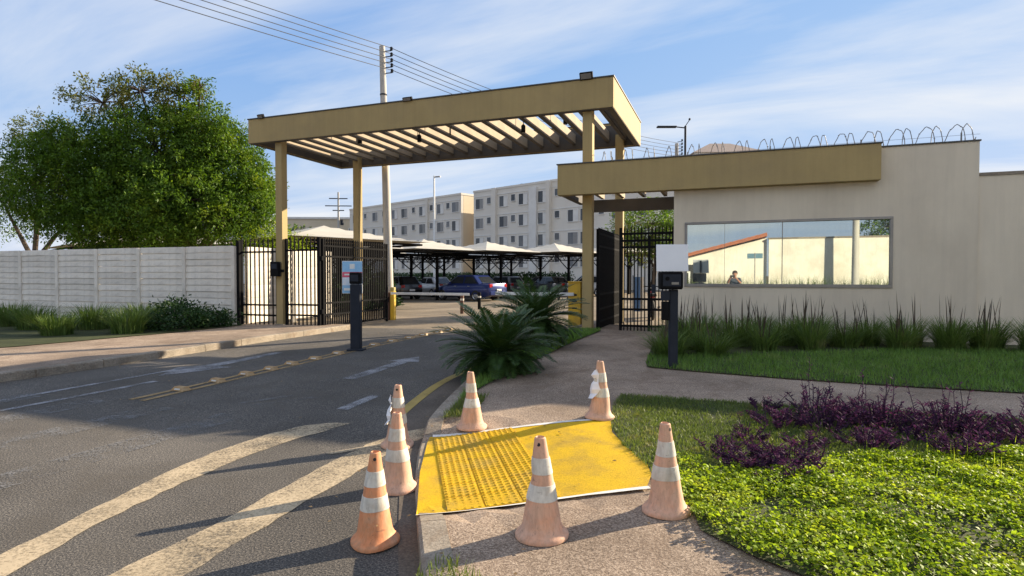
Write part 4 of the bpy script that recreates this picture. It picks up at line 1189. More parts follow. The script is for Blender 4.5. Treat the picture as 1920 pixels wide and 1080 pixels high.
def carport(x, y, label, sc=1.0, rot=None):
    t = thing("carport", label, "carport", (x, y, zroad(x, y)), R(67) if rot is None else rot, "tensile fabric carports in the car park")
    t.scale = (sc, sc, 1)
    link("fabric_roof", fab, None, t); link("rim_beam", fr_me, None, t); link("truss", tr_me, None, t)
    for yy in (-1.35, 1.35):
        link("post", cp_me, None, t, (0, yy, 0))
        link("strut", st_me, None, t, (0, yy, 0)); link("strut", st_me, None, t, (0, yy, 0), (0, 0, math.pi))
carport(-21.5, 29.6, "leftmost fabric carport behind the open gate leaf")
carport(-18.6, 33.4, "fabric carport just right of the utility pole, above the parked cars")
carport(-15.8, 37.3, "fabric carport in the middle, behind the dark blue car")
carport(-12.2, 41.6, "fabric carport right of the middle one, left of the right canopy post")
carport(-8.4, 45.2, "rightmost fabric carport, partly behind the right canopy post")
carport(-25.5, 35.5, "fabric carport in the back row on the left", 1.0)
carport(-22.0, 41.0, "fabric carport in the back row behind the silver car", 1.0)
carport(-18.5, 46.5, "fabric carport in the back row near the long apartment block", 1.0)
carport(-17.9, 22.6, "large grey fabric carport right behind the black fence", 1.2)
carport(-27.5, 22.5, "grey fabric carport showing over the left precast wall", 1.15)
carport(-33.0, 24.0, "grey fabric carport far left beyond the tree", 1.15)

# ------------------------------------------------------------------ cars
def carpaint(name, c):
    return mat(name, c, tuple(x * .92 for x in c), 1.5, 0.28, metal=0.35, coat=0.6)
M_lamp_red = mat("tail_lamp", (0.45, 0.02, 0.02), (0.35, 0.02, 0.02), 5, .15)
M_lamp_clear = mat("head_lamp", (0.7, 0.72, 0.74), (0.6, 0.62, 0.64), 5, .1)
M_plate = mat("number_plate", (0.7, 0.7, 0.7), (0.62, 0.62, 0.63), 9, .4)
M_glass = mat("car_glass", (0.02, 0.024, 0.028), (0.03, 0.034, 0.04), 2, .05)
M_trim = mat("black_plastic", (0.02, 0.02, 0.022), (0.03, 0.03, 0.03), 6, .6)
def loft(sections, close=True):
    m_ = MB(); n = len(sections[0])
    for s_ in sections: m_.v += s_
    for i in range(len(sections) - 1):
        for k in range(n):
            a = i * n + k; b = i * n + (k + 1) % n
            m_.f.append((a, b, b + n, a + n))
    m_.f.append(tuple(range(n - 1, -1, -1))); e = (len(sections) - 1) * n
    m_.f.append(tuple(e + k for k in range(n)))
    return m_
wt = MB().lathe([(.19, -.1), (.29, -.1), (.31, -.07), (.31, .07), (.29, .1), (.19, .1)], 24, cap=False).mesh("tyre", smooth=True); wt.materials.append(M_rubber)
wr = MB().lathe([(.0, .05), (.05, .085), (.07, .08), (.17, .06), (.195, .09), (.195, -.05)], 20, cap=False).mesh("rim", smooth=True); wr.materials.append(M_rim)
hub = MB().lathe([(.10, -.1), (.10, .02)], 12).mesh("wheel"); hub.materials.append(M_trim)
CARM = {}
def car_meshes(kind):
    if kind in CARM: return CARM[kind]
    # x forward; hatch: short tail, sedan: with boot
    if kind == 'hatch':
        st = [(-1.95, .70, .42, .78), (-1.9, .80, .30, .98), (-1.6, .86, .22, 1.0), (-.8, .88, .2, .98), (.5, .88, .2, .95), (1.1, .87, .2, .90), (1.7, .83, .24, .80), (1.95, .74, .32, .66), (2.0, .6, .42, .55)]
        cab = (-1.88, 1.15, -1.45, .38); roofz = 1.5
    else:
        st = [(-2.2, .68, .45, .85), (-2.14, .79, .32, .98), (-1.8, .86, .24, 1.0), (-1.0, .88, .2, .99), (.5, .88, .2, .95), (1.1, .87, .2, .90), (1.75, .83, .24, .80), (2.05, .74, .32, .66), (2.1, .6, .42, .55)]
        cab = (-1.65, 1.15, -1.0, .35); roofz = 1.45
    secs = []
    for (x, w, z0, z1) in st:
        secs.append([(x, -w * .9, z0), (x, -w, z0 + (z1 - z0) * .25), (x, -w, z0 + (z1 - z0) * .62), (x, -w * .95, z1 - .06), (x, -w * .82, z1), (x, w * .82, z1), (x, w * .95, z1 - .06), (x, w, z0 + (z1 - z0) * .62), (x, w, z0 + (z1 - z0) * .25), (x, w * .9, z0)])
    body = loft(secs).mesh("body", smooth=True)
    xb0, xb1, xt0, xt1 = cab
    zb_ = .93; wb, wt_ = .80, .62
    def ring(z, f):
        x0 = xb0 + (xt0 - xb0) * f; x1 = xb1 + (xt1 - xb1) * f; w = wb + (wt_ - wb) * f
        return [(x0, -w * .82, z), (x0 + .12, -w, z), (x1 - .2, -w, z), (x1, -w * .8, z), (x1, w * .8, z), (x1 - .2, w, z), (x0 + .12, w, z), (x0, w * .82, z)]
    cabin = loft([ring(zb_ - .03, 0), ring(zb_ + (roofz - zb_) * .88, .88), ring(roofz - .015, .97)] + [[(p[0] * .92 - .03, p[1] * .86, roofz) for p in ring(roofz, 1.0)]]).mesh("cabin", smooth=True)
    def lerp(f): return (xb0 + (xt0 - xb0) * f, xb1 + (xt1 - xb1) * f, wb + (wt_ - wb) * f, zb_ + (roofz - zb_) * f)
    a0, a1, aw, az = lerp(.10); c0, c1_, cw, cz = lerp(.82)
    e = .006
    sides = []
    midx = (a0 + a1) / 2 - .05
    for sgn in (-1, 1):
        for (l0, l1, u0, u1) in ((a0 + .22, midx - .04, c0 + .22, midx - .04), (midx + .04, a1 - .26, midx + .04, c1_ - .22)):
            q = [(l0, sgn * (aw + e), az), (l1, sgn * (aw + e), az), (u1, sgn * (cw + e), cz), (u0, sgn * (cw + e), cz)]
            q2 = [(p[0], p[1] - sgn * .004, p[2]) for p in q]
            sides.append(MB().add(q + q2, [(0, 1, 2, 3), (7, 6, 5, 4)]).mesh("side_window"))
    ws = MB().add([(a1 + e, -aw * .76, az), (a1 + e, aw * .76, az), (c1_ + e, cw * .74, cz), (c1_ + e, -cw * .74, cz)], [(0, 1, 2, 3)]).mesh("windscreen")
    rw_ = MB().add([(a0 - e, -aw * .76, az), (a0 - e, aw * .76, az), (c0 - e, cw * .74, cz), (c0 - e, -cw * .74, cz)], [(0, 3, 2, 1)]).mesh("rear_window")
    for m_ in sides + [ws, rw_]: m_.materials.append(M_glass)
    xr = st[0][0]
    tl = MB().box((xr + .06, 0, .86), (.12, .26, .2)).mesh("tail_light", .02); tl.materials.append(M_lamp_red)
    hl = MB().box((st[-2][0] - .08, 0, .66), (.2, .34, .13)).mesh("headlight", .02); hl.materials.append(M_lamp_clear)
    bmp = MB().box((xr + .02, 0, .45), (.12, 1.45, .2)).mesh("rear_bumper", .03)
    fb = MB().box((st[-1][0] - .02, 0, .42), (.1, 1.25, .2)).mesh("front_bumper", .03); fb.materials.append(M_trim)
    pl_ = MB().box((xr - .045, 0, .62), (.008, .4, .13)).mesh("number_plate"); pl_.materials.append(M_plate)
    mr = MB().box((.62, 0, 1.0), (.12, .16, .11)).mesh("mirror", .02)
    sk = MB().box((0, 0, .28), (2.1, 1.72, .12)).mesh("sill", .02); sk.materials.append(M_trim)
    hd = MB().box((0, 0, 0), (.16, .02, .03)).mesh("handle", .004); hd.materials.append(M_rim)
    CARM[kind] = (body, cabin, sides, ws, rw_, tl, hl, bmp, fb, pl_, mr, sk, hd, st)
    return CARM[kind]
def car(x, y, heading, paint, label, kind='hatch', sc=1.0):
    body, cabin, sides, ws, rw_, tl, hl, bmp, fb, pl_, mr, sk, hd, st = car_meshes(kind)
    t = thing("parked_car", label, "car", (x, y, zroad(x, y)), heading, "cars in the car park")
    t.scale = (sc, sc, sc)
    def pm(me_):
        m_ = me_.copy(); m_.materials.clear(); m_.materials.append(paint); return m_
    link("body", pm(body), None, t); link("cabin", pm(cabin), None, t)
    for s_ in sides: link("side_window", s_, None, t)
    link("windscreen", ws, None, t); link("rear_window", rw_, None, t)
    for sy in (-.62, .62): link("tail_light", tl, None, t, (0, sy, 0)); link("headlight", hl, None, t, (0, sy * .9, 0))
    link("rear_bumper", pm(bmp), None, t); link("front_bumper", fb, None, t); link("number_plate", pl_, None, t); link("sill", sk, None, t)
    mm = pm(mr)
    for sy in (-.93, .93): link("mirror", mm, None, t, (0, sy, 0))
    for sy in (-.885, .885):
        for xx in (-.75, .25): link("handle", hd, None, t, (xx, sy, .83))
    for xx in (-1.25, 1.3):
        for sy, r_ in ((-.79, R(90)), (.79, R(-90))):
            w_ = link("wheel", hub, None, t, (xx, sy, .31), (r_, 0, 0))
            link("tyre", wt, None, w_); link("rim", wr, None, w_)
    return t
blue = carpaint("blue_car_paint", (0.014, 0.03, 0.15)); silver = carpaint("silver_car_paint", (0.55, 0.56, 0.58)); grey = carpaint("grey_car_paint", (0.08, 0.085, 0.09))
wine = carpaint("dark_red_car_paint", (0.13, 0.02, 0.025)); white = carpaint("white_car_paint", (0.74, 0.75, 0.76)); dgreen = carpaint("dark_teal_car_paint", (0.03, 0.07, 0.075)); blackp = carpaint("black_car_paint", (0.015, 0.015, 0.018))
car(-15.4, 33.4, R(163), blue, "dark blue car with a sunlit tail in the driveway behind the boom", 'sedan', 1.1)
car(-20.6, 38.3, R(150), silver, "silver car parked just behind the blue car", 'sedan')
car(-23.4, 34.6, R(150), dgreen, "dark greenish car under the carport right of the pole", 'sedan')
car(-25.5, 39.0, R(150), wine, "dark red car in the shade left of the silver car", 'hatch')
car(-17.0, 43.4, R(150), grey, "dark grey car under the carport behind the blue car", 'hatch')
car(-14.4, 45.6, R(150), blackp, "black car deep under the carport right of the grey one", 'sedan')
car(-10.9, 47.4, R(150), dgreen, "dark teal car in the shade near the right canopy post", 'hatch')
car(-9.3, 41.6, R(150), white, "white car close to the right canopy post", 'hatch')
car(-28.2, 30.8, R(150), white, "white car parked far left behind the gate leaf", 'hatch')
car(-29.5, 24.6, R(60), white, "white car glimpsed over the left precast wall", 'sedan')

car(-20.9, 33.9, R(150), blackp, "black car under the carport just right of the pole", 'hatch')
car(-12.9, 42.6, R(150), grey, "dark grey car under the carport right of the blue car", 'sedan')
car(-26.9, 35.8, R(150), grey, "grey car in the back row beside the dark red one", 'sedan')
car(-18.9, 40.9, R(150), dgreen, "dark teal car in the back row right of the silver car", 'hatch')

# ------------------------------------------------------------------ motorcycles
def motorcycle(x, y, rz, paint, label):
    t = thing("motorcycle", label, "motorcycle", (x, y, zroad(x, y)), rz, "parked motorcycles")
    for xx in (-.62, .66):
        w_ = MB().tube([(xx + .27 * math.cos(a), 0, .3 + .27 * math.sin(a)) for a in [2 * math.pi * k / 18 for k in range(19)]], .045, 8, caps=False).build("wheel", M_rubber, t, smooth=True)
        MB().tube([(xx, -.03, .3), (xx, .03, .3)], .19, 14).build("rim", M_rim, w_)
    MB().tube([(.66, .06, .3), (.5, .06, .75), (.42, .06, .98)], .022, 6).build("fork", M_rim, t)
    MB().tube([(.66, -.06, .3), (.5, -.06, .75), (.42, -.06, .98)], .022, 6).build("fork", M_rim, t)
    MB().tube([(.25, -.36, 1.0), (.40, -.2, 1.03), (.40, .2, 1.03), (.25, .36, 1.0)], .016, 6).build("handlebar", M_black, t)
    MB().box((.12, 0, .78), (.5, .26, .22)).build("fuel_tank", paint, t, bevel=.07, segs=2, smooth=True)
    MB().box((-.42, 0, .78), (.72, .24, .1)).build("seat", M_trim, t, bevel=.04, segs=2, smooth=True)
    MB().box((.05, 0, .45), (.42, .26, .34)).build("engine", M_dark, t, bevel=.04)
    MB().tube([(.2, -.14, .32), (-.2, -.16, .3), (-.8, -.18, .42)], [.025, .03, .045], 8).build("exhaust", M_rim, t, smooth=True)
    MB().box((.52, 0, .9), (.14, .18, .18)).build("headlight", M_lamp_clear, t, bevel=.04, segs=2)
    MB().box((.64, 0, .6), (.36, .12, .03)).build("front_mudguard", paint, t, bevel=.01)
    MB().box((-.72, 0, .66), (.34, .16, .05)).build("rear_mudguard", paint, t, bevel=.01)
    MB().tube([(.38, 0, .95), (-.1, 0, .6), (-.62, .0, .3)], .03, 6).build("frame", M_black, t)
    return t
motorcycle(-10.1, 34.9, R(120), grey, "dark motorcycle parked left of the white car")
motorcycle(-9.3, 35.2, R(115), blue, "blue motorcycle parked nearest the right canopy post")
motorcycle(-2.35, 19.2, R(100), carpaint("red_moto_paint", (0.42, 0.03, 0.03)), "red motorcycle glimpsed through the pedestrian gate")
t = thing("banner", "narrow blue and white banner seen through the pedestrian gate", "banner", (-2.55, 17.9, zroad(-2.5, 18)), R(10))
MB().bx(-.18, .02, -.01, .01, .3, 1.35).build("blue_cloth", mat("banner_blue", (0.10, 0.22, 0.5), None, 3, .7), t)
MB().bx(.022, .12, -.012, .012, .3, 1.35).build("white_cloth", M_white_paint, t)
MB().tube([(-.2, 0, 0), (-.2, 0, 1.4)], .015, 6).build("pole", M_dark, t)

# ------------------------------------------------------------------ across the street (seen mirrored in the guardhouse window)
t = thing("street_wall", "long white wall across the street mirrored in the guardhouse window", "wall", (12, -10.0, 0))
MB().bx(-9.9, 26, -.1, .1, -.1, 3.62).build("wall_face", M_white_wall, t)
MB().bx(-9.95, 26.05, -.14, .14, 3.622, 3.7).build("coping", M_kerb, t)
h = thing("house", "white house with a red clay tile roof mirrored in the guardhouse window", "house", (-1.4, -12.4, 0))
MB().prism([(-2.6, -.1), (3.4, -.1), (3.4, 3.7), (-1.0, 2.65), (-2.6, 2.3)], 'y', -1.8, 2.2).build("wall", M_white_wall, h)
rf_ = MB()
rf_.prism([(-3.1, 2.12), (3.4, 3.80), (3.4, 3.92), (-3.1, 2.24)], 'y', -2.1, 2.6)
rfo = rf_.build("roof", M_roof_tile, h)
tile_me = MB().tube([(-.24, 0, 0), (.24, 0, .02)], .07, 6).mesh("roof_tile"); tile_me.materials.append(M_roof_tile)
slope = math.atan2(3.80 - 2.12, 6.5)
for i in range(14):
    for j in range(14):
        x = -2.95 + i * .47
        link("roof_tile", tile_me, None, rfo, (x, -1.95 + j * .34, 2.25 + (x + 3.1) * math.tan(slope)), (0, -slope, 0))
MB().bx(-1.9, -.5, 2.202, 2.24, .0, 2.2).build("porch_shade_panel", M_trim, h)  # black panel stands in for the shade inside the porch
wo = MB().bx(-1.6, -.8, 2.242, 2.30, .9, 1.8).build("window", M_white_paint, h)
MB().bx(-1.5, -.9, 2.302, 2.31, 1.0, 1.7).build("pane", M_pane, wo)
t = thing("street_name_sign", "small blue street sign on a thin post across the street", "street sign", (1.25, -6.9, 0), R(8))
MB().tube([(0, 0, 0), (0, 0, 2.75)], .025, 8).build("post", M_frame, t)
MB().bx(-.38, .38, -.012, .012, 2.45, 2.72).build("plate", mat("sign_blue", (0.16, 0.28, 0.36), None, 3, .4), t)
t = thing("concrete_lamp_pole", "pale concrete pole across the street mirrored in the window", "utility pole", (6.2, -8.7, 0.12))
MB().tube([(0, 0, -.2), (0, 0, 8.5)], [.2, .12], 12).build("shaft", M_pole, t, smooth=True)

# ------------------------------------------------------------------ vegetation helpers (numpy)
rng = np.random.default_rng(11)
def unit(a): return a / np.maximum(np.linalg.norm(a, axis=-1, keepdims=True), 1e-9)
def leaves(name, pos, direc, length, width, mt, parent=None, fold=0.0, normal=None):
    """rhombic leaves: pos (n,3) base, direc (n,3), length (n,), width (n,)"""
    n = len(pos); d = unit(direc)
    ref = rng.normal(size=(n, 3)) if normal is None else normal
    s = unit(np.cross(d, ref)); up = np.cross(s, d)
    L = length[:, None]; W = width[:, None] / 2
    v = np.empty((n, 4, 3))
    v[:, 0] = pos
    v[:, 1] = pos + d * L * .45 + s * W + up * W * fold
    v[:, 2] = pos + d * L
    v[:, 3] = pos + d * L * .45 - s * W + up * W * fold
    f = (np.arange(n)[:, None] * 4 + np.array([0, 1, 2, 3])).ravel()
    return link(name, fast_mesh(name, v.reshape(-1, 3), f, 4), mt, parent)
def blades(name, pos, lean, height, width, mt, parent=None, bend=0.5, segs=3):
    """curved grass blades: pos (n,3), lean (n,3) horizontal offset of the tip, height (n,), width (n,)"""
    n = len(pos); side = unit(np.stack([-lean[:, 1], lean[:, 0], np.zeros(n)], 1) + rng.normal(size=(n, 3)) * [.4, .4, 0] * .2 + 1e-6)
    vs = np.empty((n, segs * 2 + 1, 3))
    for k in range(segs):
        f = k / segs
        c = pos + lean * (f ** (1 + bend))[..., None] if False else pos + lean * (f ** (1 + bend)) + np.array([0, 0, 1]) * (height * (f - .18 * f * f * bend))[:, None]
        w = (width * (1 - .55 * f))[:, None] / 2
        vs[:, 2 * k] = c - side * w; vs[:, 2 * k + 1] = c + side * w
    vs[:, -1] = pos + lean + np.array([0, 0, 1]) * (height * (1 - .18 * bend))[:, None]
    m = segs * 2 + 1; fs = []
    for k in range(segs - 1):
        fs += [(2 * k, 2 * k + 1, 2 * k + 3), (2 * k, 2 * k + 3, 2 * k + 2)]
    fs.append((2 * segs - 2, 2 * segs - 1, 2 * segs))
    f = (np.arange(n)[:, None, None] * m + np.array(fs)[None]).ravel()
    return link(name, fast_mesh(name, vs.reshape(-1, 3), f, 3), mt, parent)
def pts_in(poly, n, dens=None):
    poly = np.array(poly); lo, hi = poly.min(0), poly.max(0); out = []
    pl = [tuple(p) for p in poly]
    while len(out) < n:
        p = lo + rng.random((n, 2)) * (hi - lo)
        for q in p:
            if in_poly(q[0], q[1], pl) and (dens is None or rng.random() < dens(q[0], q[1])): out.append(q)
            if len(out) >= n: break
    return np.array(out)
def on_ground(xy, dz=0.012):
    return np.array([(x, y, zwalk(x, y) + dz) for x, y in xy])
def lean_of(n, s): 
    a = rng.random(n) * 2 * np.pi; r = rng.random(n) * s
    return np.stack([np.cos(a) * r, np.sin(a) * r, np.zeros(n)], 1)
def fnoise(x, y):
    return min(1.0, max(0.0, .5 + .62 * mnoise.noise((x * .9, y * .9, 3.7)) + .3 * mnoise.noise((x * 2.3, y * 2.3, 9.1))))

# ------------------------------------------------------------------ lawns
def lawn(name, poly, n, h, label, mt=None, dens=None, w=.006):
    p = on_ground(pts_in(poly, n, dens))
    o = blades(name, p, lean_of(n, h * 1.1), h * (0.5 + rng.random(n)), w * (.7 + .6 * rng.random(n)), mt or L_grass, segs=2)
    return tag(o, label, "grass", kind='stuff')
BL = [(x, y) for x, y in BACK_LAWN if x < 12]
lawn("lawn_grass", [(-1.12, 8.62), (-0.5, 8.48), (0.74, 8.32), (1.92, 8.26), (6, 8.28), (6, 12.6), (3, 11.6), (0.3, 10.2), (-1.2, 9.6), (-1.18, 9.0)], 26000, .075, "short shaded lawn in front of the ornamental grasses", L_grass_lifted, w=.009)
lawn("lawn_grass", CYCAD_STRIP, 12000, .07, "short grass under the cycads beside the road", L_grass_lifted, w=.008)
lawn("lawn_grass", [(-1.18, 6.83), (-1.18, 6.3), (-1.04, 5.45), (-0.84, 4.93), (-0.55, 4.4), (-0.3, 3.9), (.6, 4.2), (1.4, 5.0), (3, 5.6), (3, 6.98), (1.62, 6.95), (.6, 6.86)], 46000, .034, "short lawn grass along the edge of the yellow ramp", w=.007, dens=lambda x, y: .35 + .65 * fnoise(x * 2, y * 2))
lawn("grass_tuft", [(-1.42, 2.42), (-1.05, 2.2), (-0.95, 2.42), (-1.35, 2.66)], 260, .055, "little tuft of weeds behind the kerb at the bottom edge", w=.007)
lawn("grass_tuft", [(-2.7, 5.2), (-2.45, 5.35), (-2.65, 6.3), (-2.85, 6.0)], 1500, .06, "thin weedy grass at the tip of the cycad strip", w=.006)
lawn("verge_grass", [(-10, -9.9), (30, -9.9), (30, -9.2), (-10, -9.2)], 7000, 1.15, "unkempt grass at the foot of the white wall across the street", w=.03)

# bright ground cover: small round leaves crowding over the bed
COVER = [(-0.3, 3.92), (-0.16, 3.5), (0.1, 3.2), (0.45, 3.05), (1.0, 2.75), (1.8, 2.2), (3.0, 1.5), (6, 1.0), (6, 5.6), (3.2, 5.7), (2.2, 5.75), (1.2, 5.35), (.75, 5.1), (0.45, 4.6), (0.1, 4.75), (-.15, 4.9), (-.5, 4.75)]
def cdens(x, y):
    e = min(1.0, max(.12, (x * .55 + (4.75 - y) * .5 + .55)))
    return e * max(.10, min(1.0, 1.75 * fnoise(x * 2.6, y * 2.6) * (.55 + .6 * fnoise(x * 6.1 + 2, y * 5.3)) - .12))
n = 115000
cov = pts_in([(min(x, 4.2), y) for x, y in COVER], n, cdens)
cz = np.array([zwalk(x, y) + .016 for x, y in cov])
hh = np.array([.02 + .075 * fnoise(x * 3.1 + 4, y * 3.3) * min(1, max(.15, x * .6 + .75 + (3.9 - y) * .2)) for x, y in cov])
zz = cz + hh * (1 - (rng.random(n) ** 2.2))
pos = np.stack([cov[:, 0], cov[:, 1], zz], 1)
a = rng.random(n) * 2 * np.pi
d = np.stack([np.cos(a), np.sin(a), rng.normal(.15, .35, n)], 1)
nrm = unit(np.stack([rng.normal(.35, .75, n), rng.normal(.35, .75, n), np.ones(n)], 1))
big = .012 + .022 * rng.random(n) ** 1.3
tag(leaves("ground_cover", pos, d, big, big * .8, L_cover, None, .25, nrm), "bright green leafy ground cover filling the bed at lower right", "ground cover", kind='stuff')
n = 260
sp = pts_in([(0.3, 4.6), (4, 4.6), (4, 6.1), (1.4, 5.7)], n)
tag(blades("seedling_stalks", on_ground(sp), lean_of(n, .03), .08 + .10 * rng.random(n), np.full(n, .006), L_cover, segs=2), "thin pale stalks rising between ground cover and purple plants", "grass", kind='stuff')

n = 340
fl = np.concatenate([pts_in([(-3.3, 2.4), (3, 1.2), (6, 7.5), (-2.9, 12.5)], n - 90), pts_in([(-10, 4.5), (-3.9, 4.5), (-3.9, 13.5), (-10, 13.5)], 90)])
fz = np.array([(zwalk(x, y) + .022) if x > -3.4 else zroad(x, y) + .014 for x, y in fl])
a = rng.random(n) * 2 * np.pi
L_dry = leafmat("dry_leaf", (0.16, 0.10, 0.05), (0.24, 0.16, 0.07), (0.10, 0.06, 0.035), 5.0, 0.15)
tag(leaves("fallen_leaves", np.stack([fl[:, 0], fl[:, 1], fz], 1), np.stack([np.cos(a), np.sin(a), rng.normal(0, .12, n)], 1), .02 + .025 * rng.random(n), .01 + .012 * rng.random(n), L_dry, None, .3,
    unit(np.stack([rng.normal(0, .3, n), rng.normal(0, .3, n), np.ones(n)], 1))), "scattered dry fallen leaves on pavement, beds and road", "leaves", kind='stuff')

# ------------------------------------------------------------------ purple plants
def purple(x, y, r, h, n, label):
    z = zwalk(x, y) + .014; r *= 1.25; h *= .8; n = int(n * 1.5)
    t = thing("purple_plant", label, "plant", (x, y, z), 0, "purple leaved plants in the bed")
    k = max(8, n // 16); stems = MB(); P, D = [], []
    for i in range(k):
        a = rng.random() * 2 * math.pi; rr = r * math.sqrt(rng.random()); hh_ = h * (.45 + .6 * rng.random()) * (1 - .35 * rr / r)
        b = Vector((rr * .55 * math.cos(a), rr * .55 * math.sin(a), 0)); tp = Vector((rr * math.cos(a), rr * math.sin(a), hh_))
        stems.tube([b, b.lerp(tp, .5) + Vector((0, 0, .02)), tp], .0045, 4)
        for j in range(16):
            f = .25 + .75 * rng.random(); p = b.lerp(tp, f); aa = rng.random() * 2 * math.pi
            P.append(tuple(p)); D.append((math.cos(aa), math.sin(aa), .35 + .5 * rng.random()))
    for i in range(max(2, n // 160)):
        a = rng.random() * 2 * math.pi; rr = r * rng.random() * .8; b = Vector((rr * math.cos(a), rr * math.sin(a), 0))
        tp = b + Vector((rng.normal(0, .07), rng.normal(0, .07), h * rng.uniform(1.1, 1.6)))
        stems.tube([b, b.lerp(tp, .6) + Vector((rng.normal(0, .015), rng.normal(0, .015), 0)), tp], [.004, .003, .002], 4)
        for j in range(9):
            p = b.lerp(tp, .4 + .6 * rng.random()); aa = rng.random() * 2 * math.pi
            P.append(tuple(p)); D.append((math.cos(aa), math.sin(aa), .6))
    stems.build("stems", L_purple, t)["kind"] = "stuff"
    P, D = np.array(P), np.array(D)
    leaves("foliage", P, D, .028 + .036 * rng.random(len(P)), .007 + .007 * rng.random(len(P)), L_purple, t, .5)
purple(0.14, 4.72, .20, .15, 420, "low reddish purple plant at the left tip of the bed, just above the bright cover")
purple(0.42, 4.92, .24, .20, 520, "purple plant beside the lowest reddish one, slightly behind it")
purple(0.33, 4.40, .13, .10, 160, "smallest purple sprig surrounded by bright ground cover")
purple(0.45, 6.02, .26, .20, 420, "dark purple plant standing in the short lawn")
purple(0.86, 6.05, .28, .34, 620, "taller purple plant with stray shoots beside the path")
purple(0.82, 6.62, .22, .44, 240, "thin purple plant with the longest bare shoots at the path edge")
purple(1.34, 6.25, .32, .40, 820, "dense purple clump second from the right frame edge")
purple(1.85, 6.2, .32, .38, 820, "dense purple clump at the right edge of the photo")
purple(1.1, 5.55, .24, .22, 420, "low purple plant between lawn and bright ground cover")
purple(2.5, 6.1, .36, .38, 700, "purple clump beyond the right edge of the bed")
purple(1.75, 5.6, .24, .24, 420, "low purple plant in front of the right hand clump")

SPR = [(-.05, 5.0, "tiny purple sprig at the far left of the purple plants"), (.15, 5.45, "purple sprig in the lawn left of the dark plant"), (.62, 5.35, "purple sprig between the low plants and the bright cover"), (1.5, 5.95, "purple sprig in front of the dense clump"),
       (.35, 6.5, "purple sprig near the path, left of the long shoots"), (1.05, 6.55, "purple sprig at the path edge right of the long shoots"), (.55, 4.62, "reddish sprig low among the bright leaves"), (2.1, 5.95, "purple sprig near the right edge clump")]
for x, y, l in SPR:
    purple(x, y, .17, .19, 170, l)

# ------------------------------------------------------------------ ornamental grasses below the window
def orn(x, y, r, h, n, label, spikes=10):
    t = thing("ornamental_grass", label, "grass clump", (x, y, zwalk(x, y) + .012), 0, "ornamental grasses along the guardhouse wall")
    a = rng.random(n) * 2 * np.pi; rr = r * .55 * np.sqrt(rng.random(n))
    p = np.stack([np.cos(a) * rr, np.sin(a) * rr, np.zeros(n)], 1)
    ln = np.stack([np.cos(a), np.sin(a), np.zeros(n)], 1) * (rng.random(n) * r * 1.25)[:, None] + lean_of(n, .2)
    hv = h * (.34 + .6 * rng.random(n))
    blades("foliage", p, ln, hv, .010 + .008 * rng.random(n), L_orn, t, .8)
    a = rng.random(spikes) * 2 * np.pi; rr = r * .5 * np.sqrt(rng.random(spikes))
    p = np.stack([np.cos(a) * rr, np.sin(a) * rr, np.full(spikes, h * .35)], 1)
    blades("seed_spikes", p, lean_of(spikes, .14), h * (.68 + .35 * rng.random(spikes)), np.full(spikes, .022), L_orn_spike, t, .3)
ORN = [(-0.95, 9.75, .34, .62), (-0.62, 10.6, .40, .82), (-0.15, 10.3, .38, .75), (0.15, 11.1, .42, .92), (0.62, 10.75, .42, .85), (0.85, 11.6, .42, .92), (1.3, 11.1, .40, .84), (1.55, 11.9, .42, .9),
       (1.95, 11.5, .36, .66), (2.25, 12.1, .42, .88), (2.65, 11.8, .38, .74), (3.05, 12.2, .4, .8), (3.5, 11.9, .4, .8), (4.1, 12.1, .42, .84), (4.7, 11.9, .4, .8), (-0.95, 10.9, .32, .6), (0.45, 12.0, .4, .88), (-.4, 11.6, .4, .85)]
lbl = ["low tuft right behind the intercom post", "tall tuft just right of the intercom post", "second tuft in the front row from the intercom", "dark tuft under the left window corner", "third tuft in the front row from the intercom",
       "tall tuft below the middle of the left pane", "tuft below the window mullion in the front row", "tuft close to the wall under the mullion", "shorter brownish tuft right of the mullion", "bushy tuft under the right pane",
       "low tuft under the right window corner", "tuft against the wall right of the window", "tuft past the right window corner, in front", "tuft farther right along the wall", "last tuft at the right end of the bed",
       "small tuft beside the walkway, left of the intercom post", "back row tuft against the wall under the left pane", "back row tuft against the wall under the left window corner"]
for (x, y, r, h), l in zip(ORN, lbl):
    orn(x + rng.normal(0, .06), y + rng.normal(0, .1), r * rng.uniform(.8, 1.25), h * rng.uniform(.78, 1.0), int(rng.integers(330, 620)), "green ornamental grass, " + l, rng.integers(7, 14))

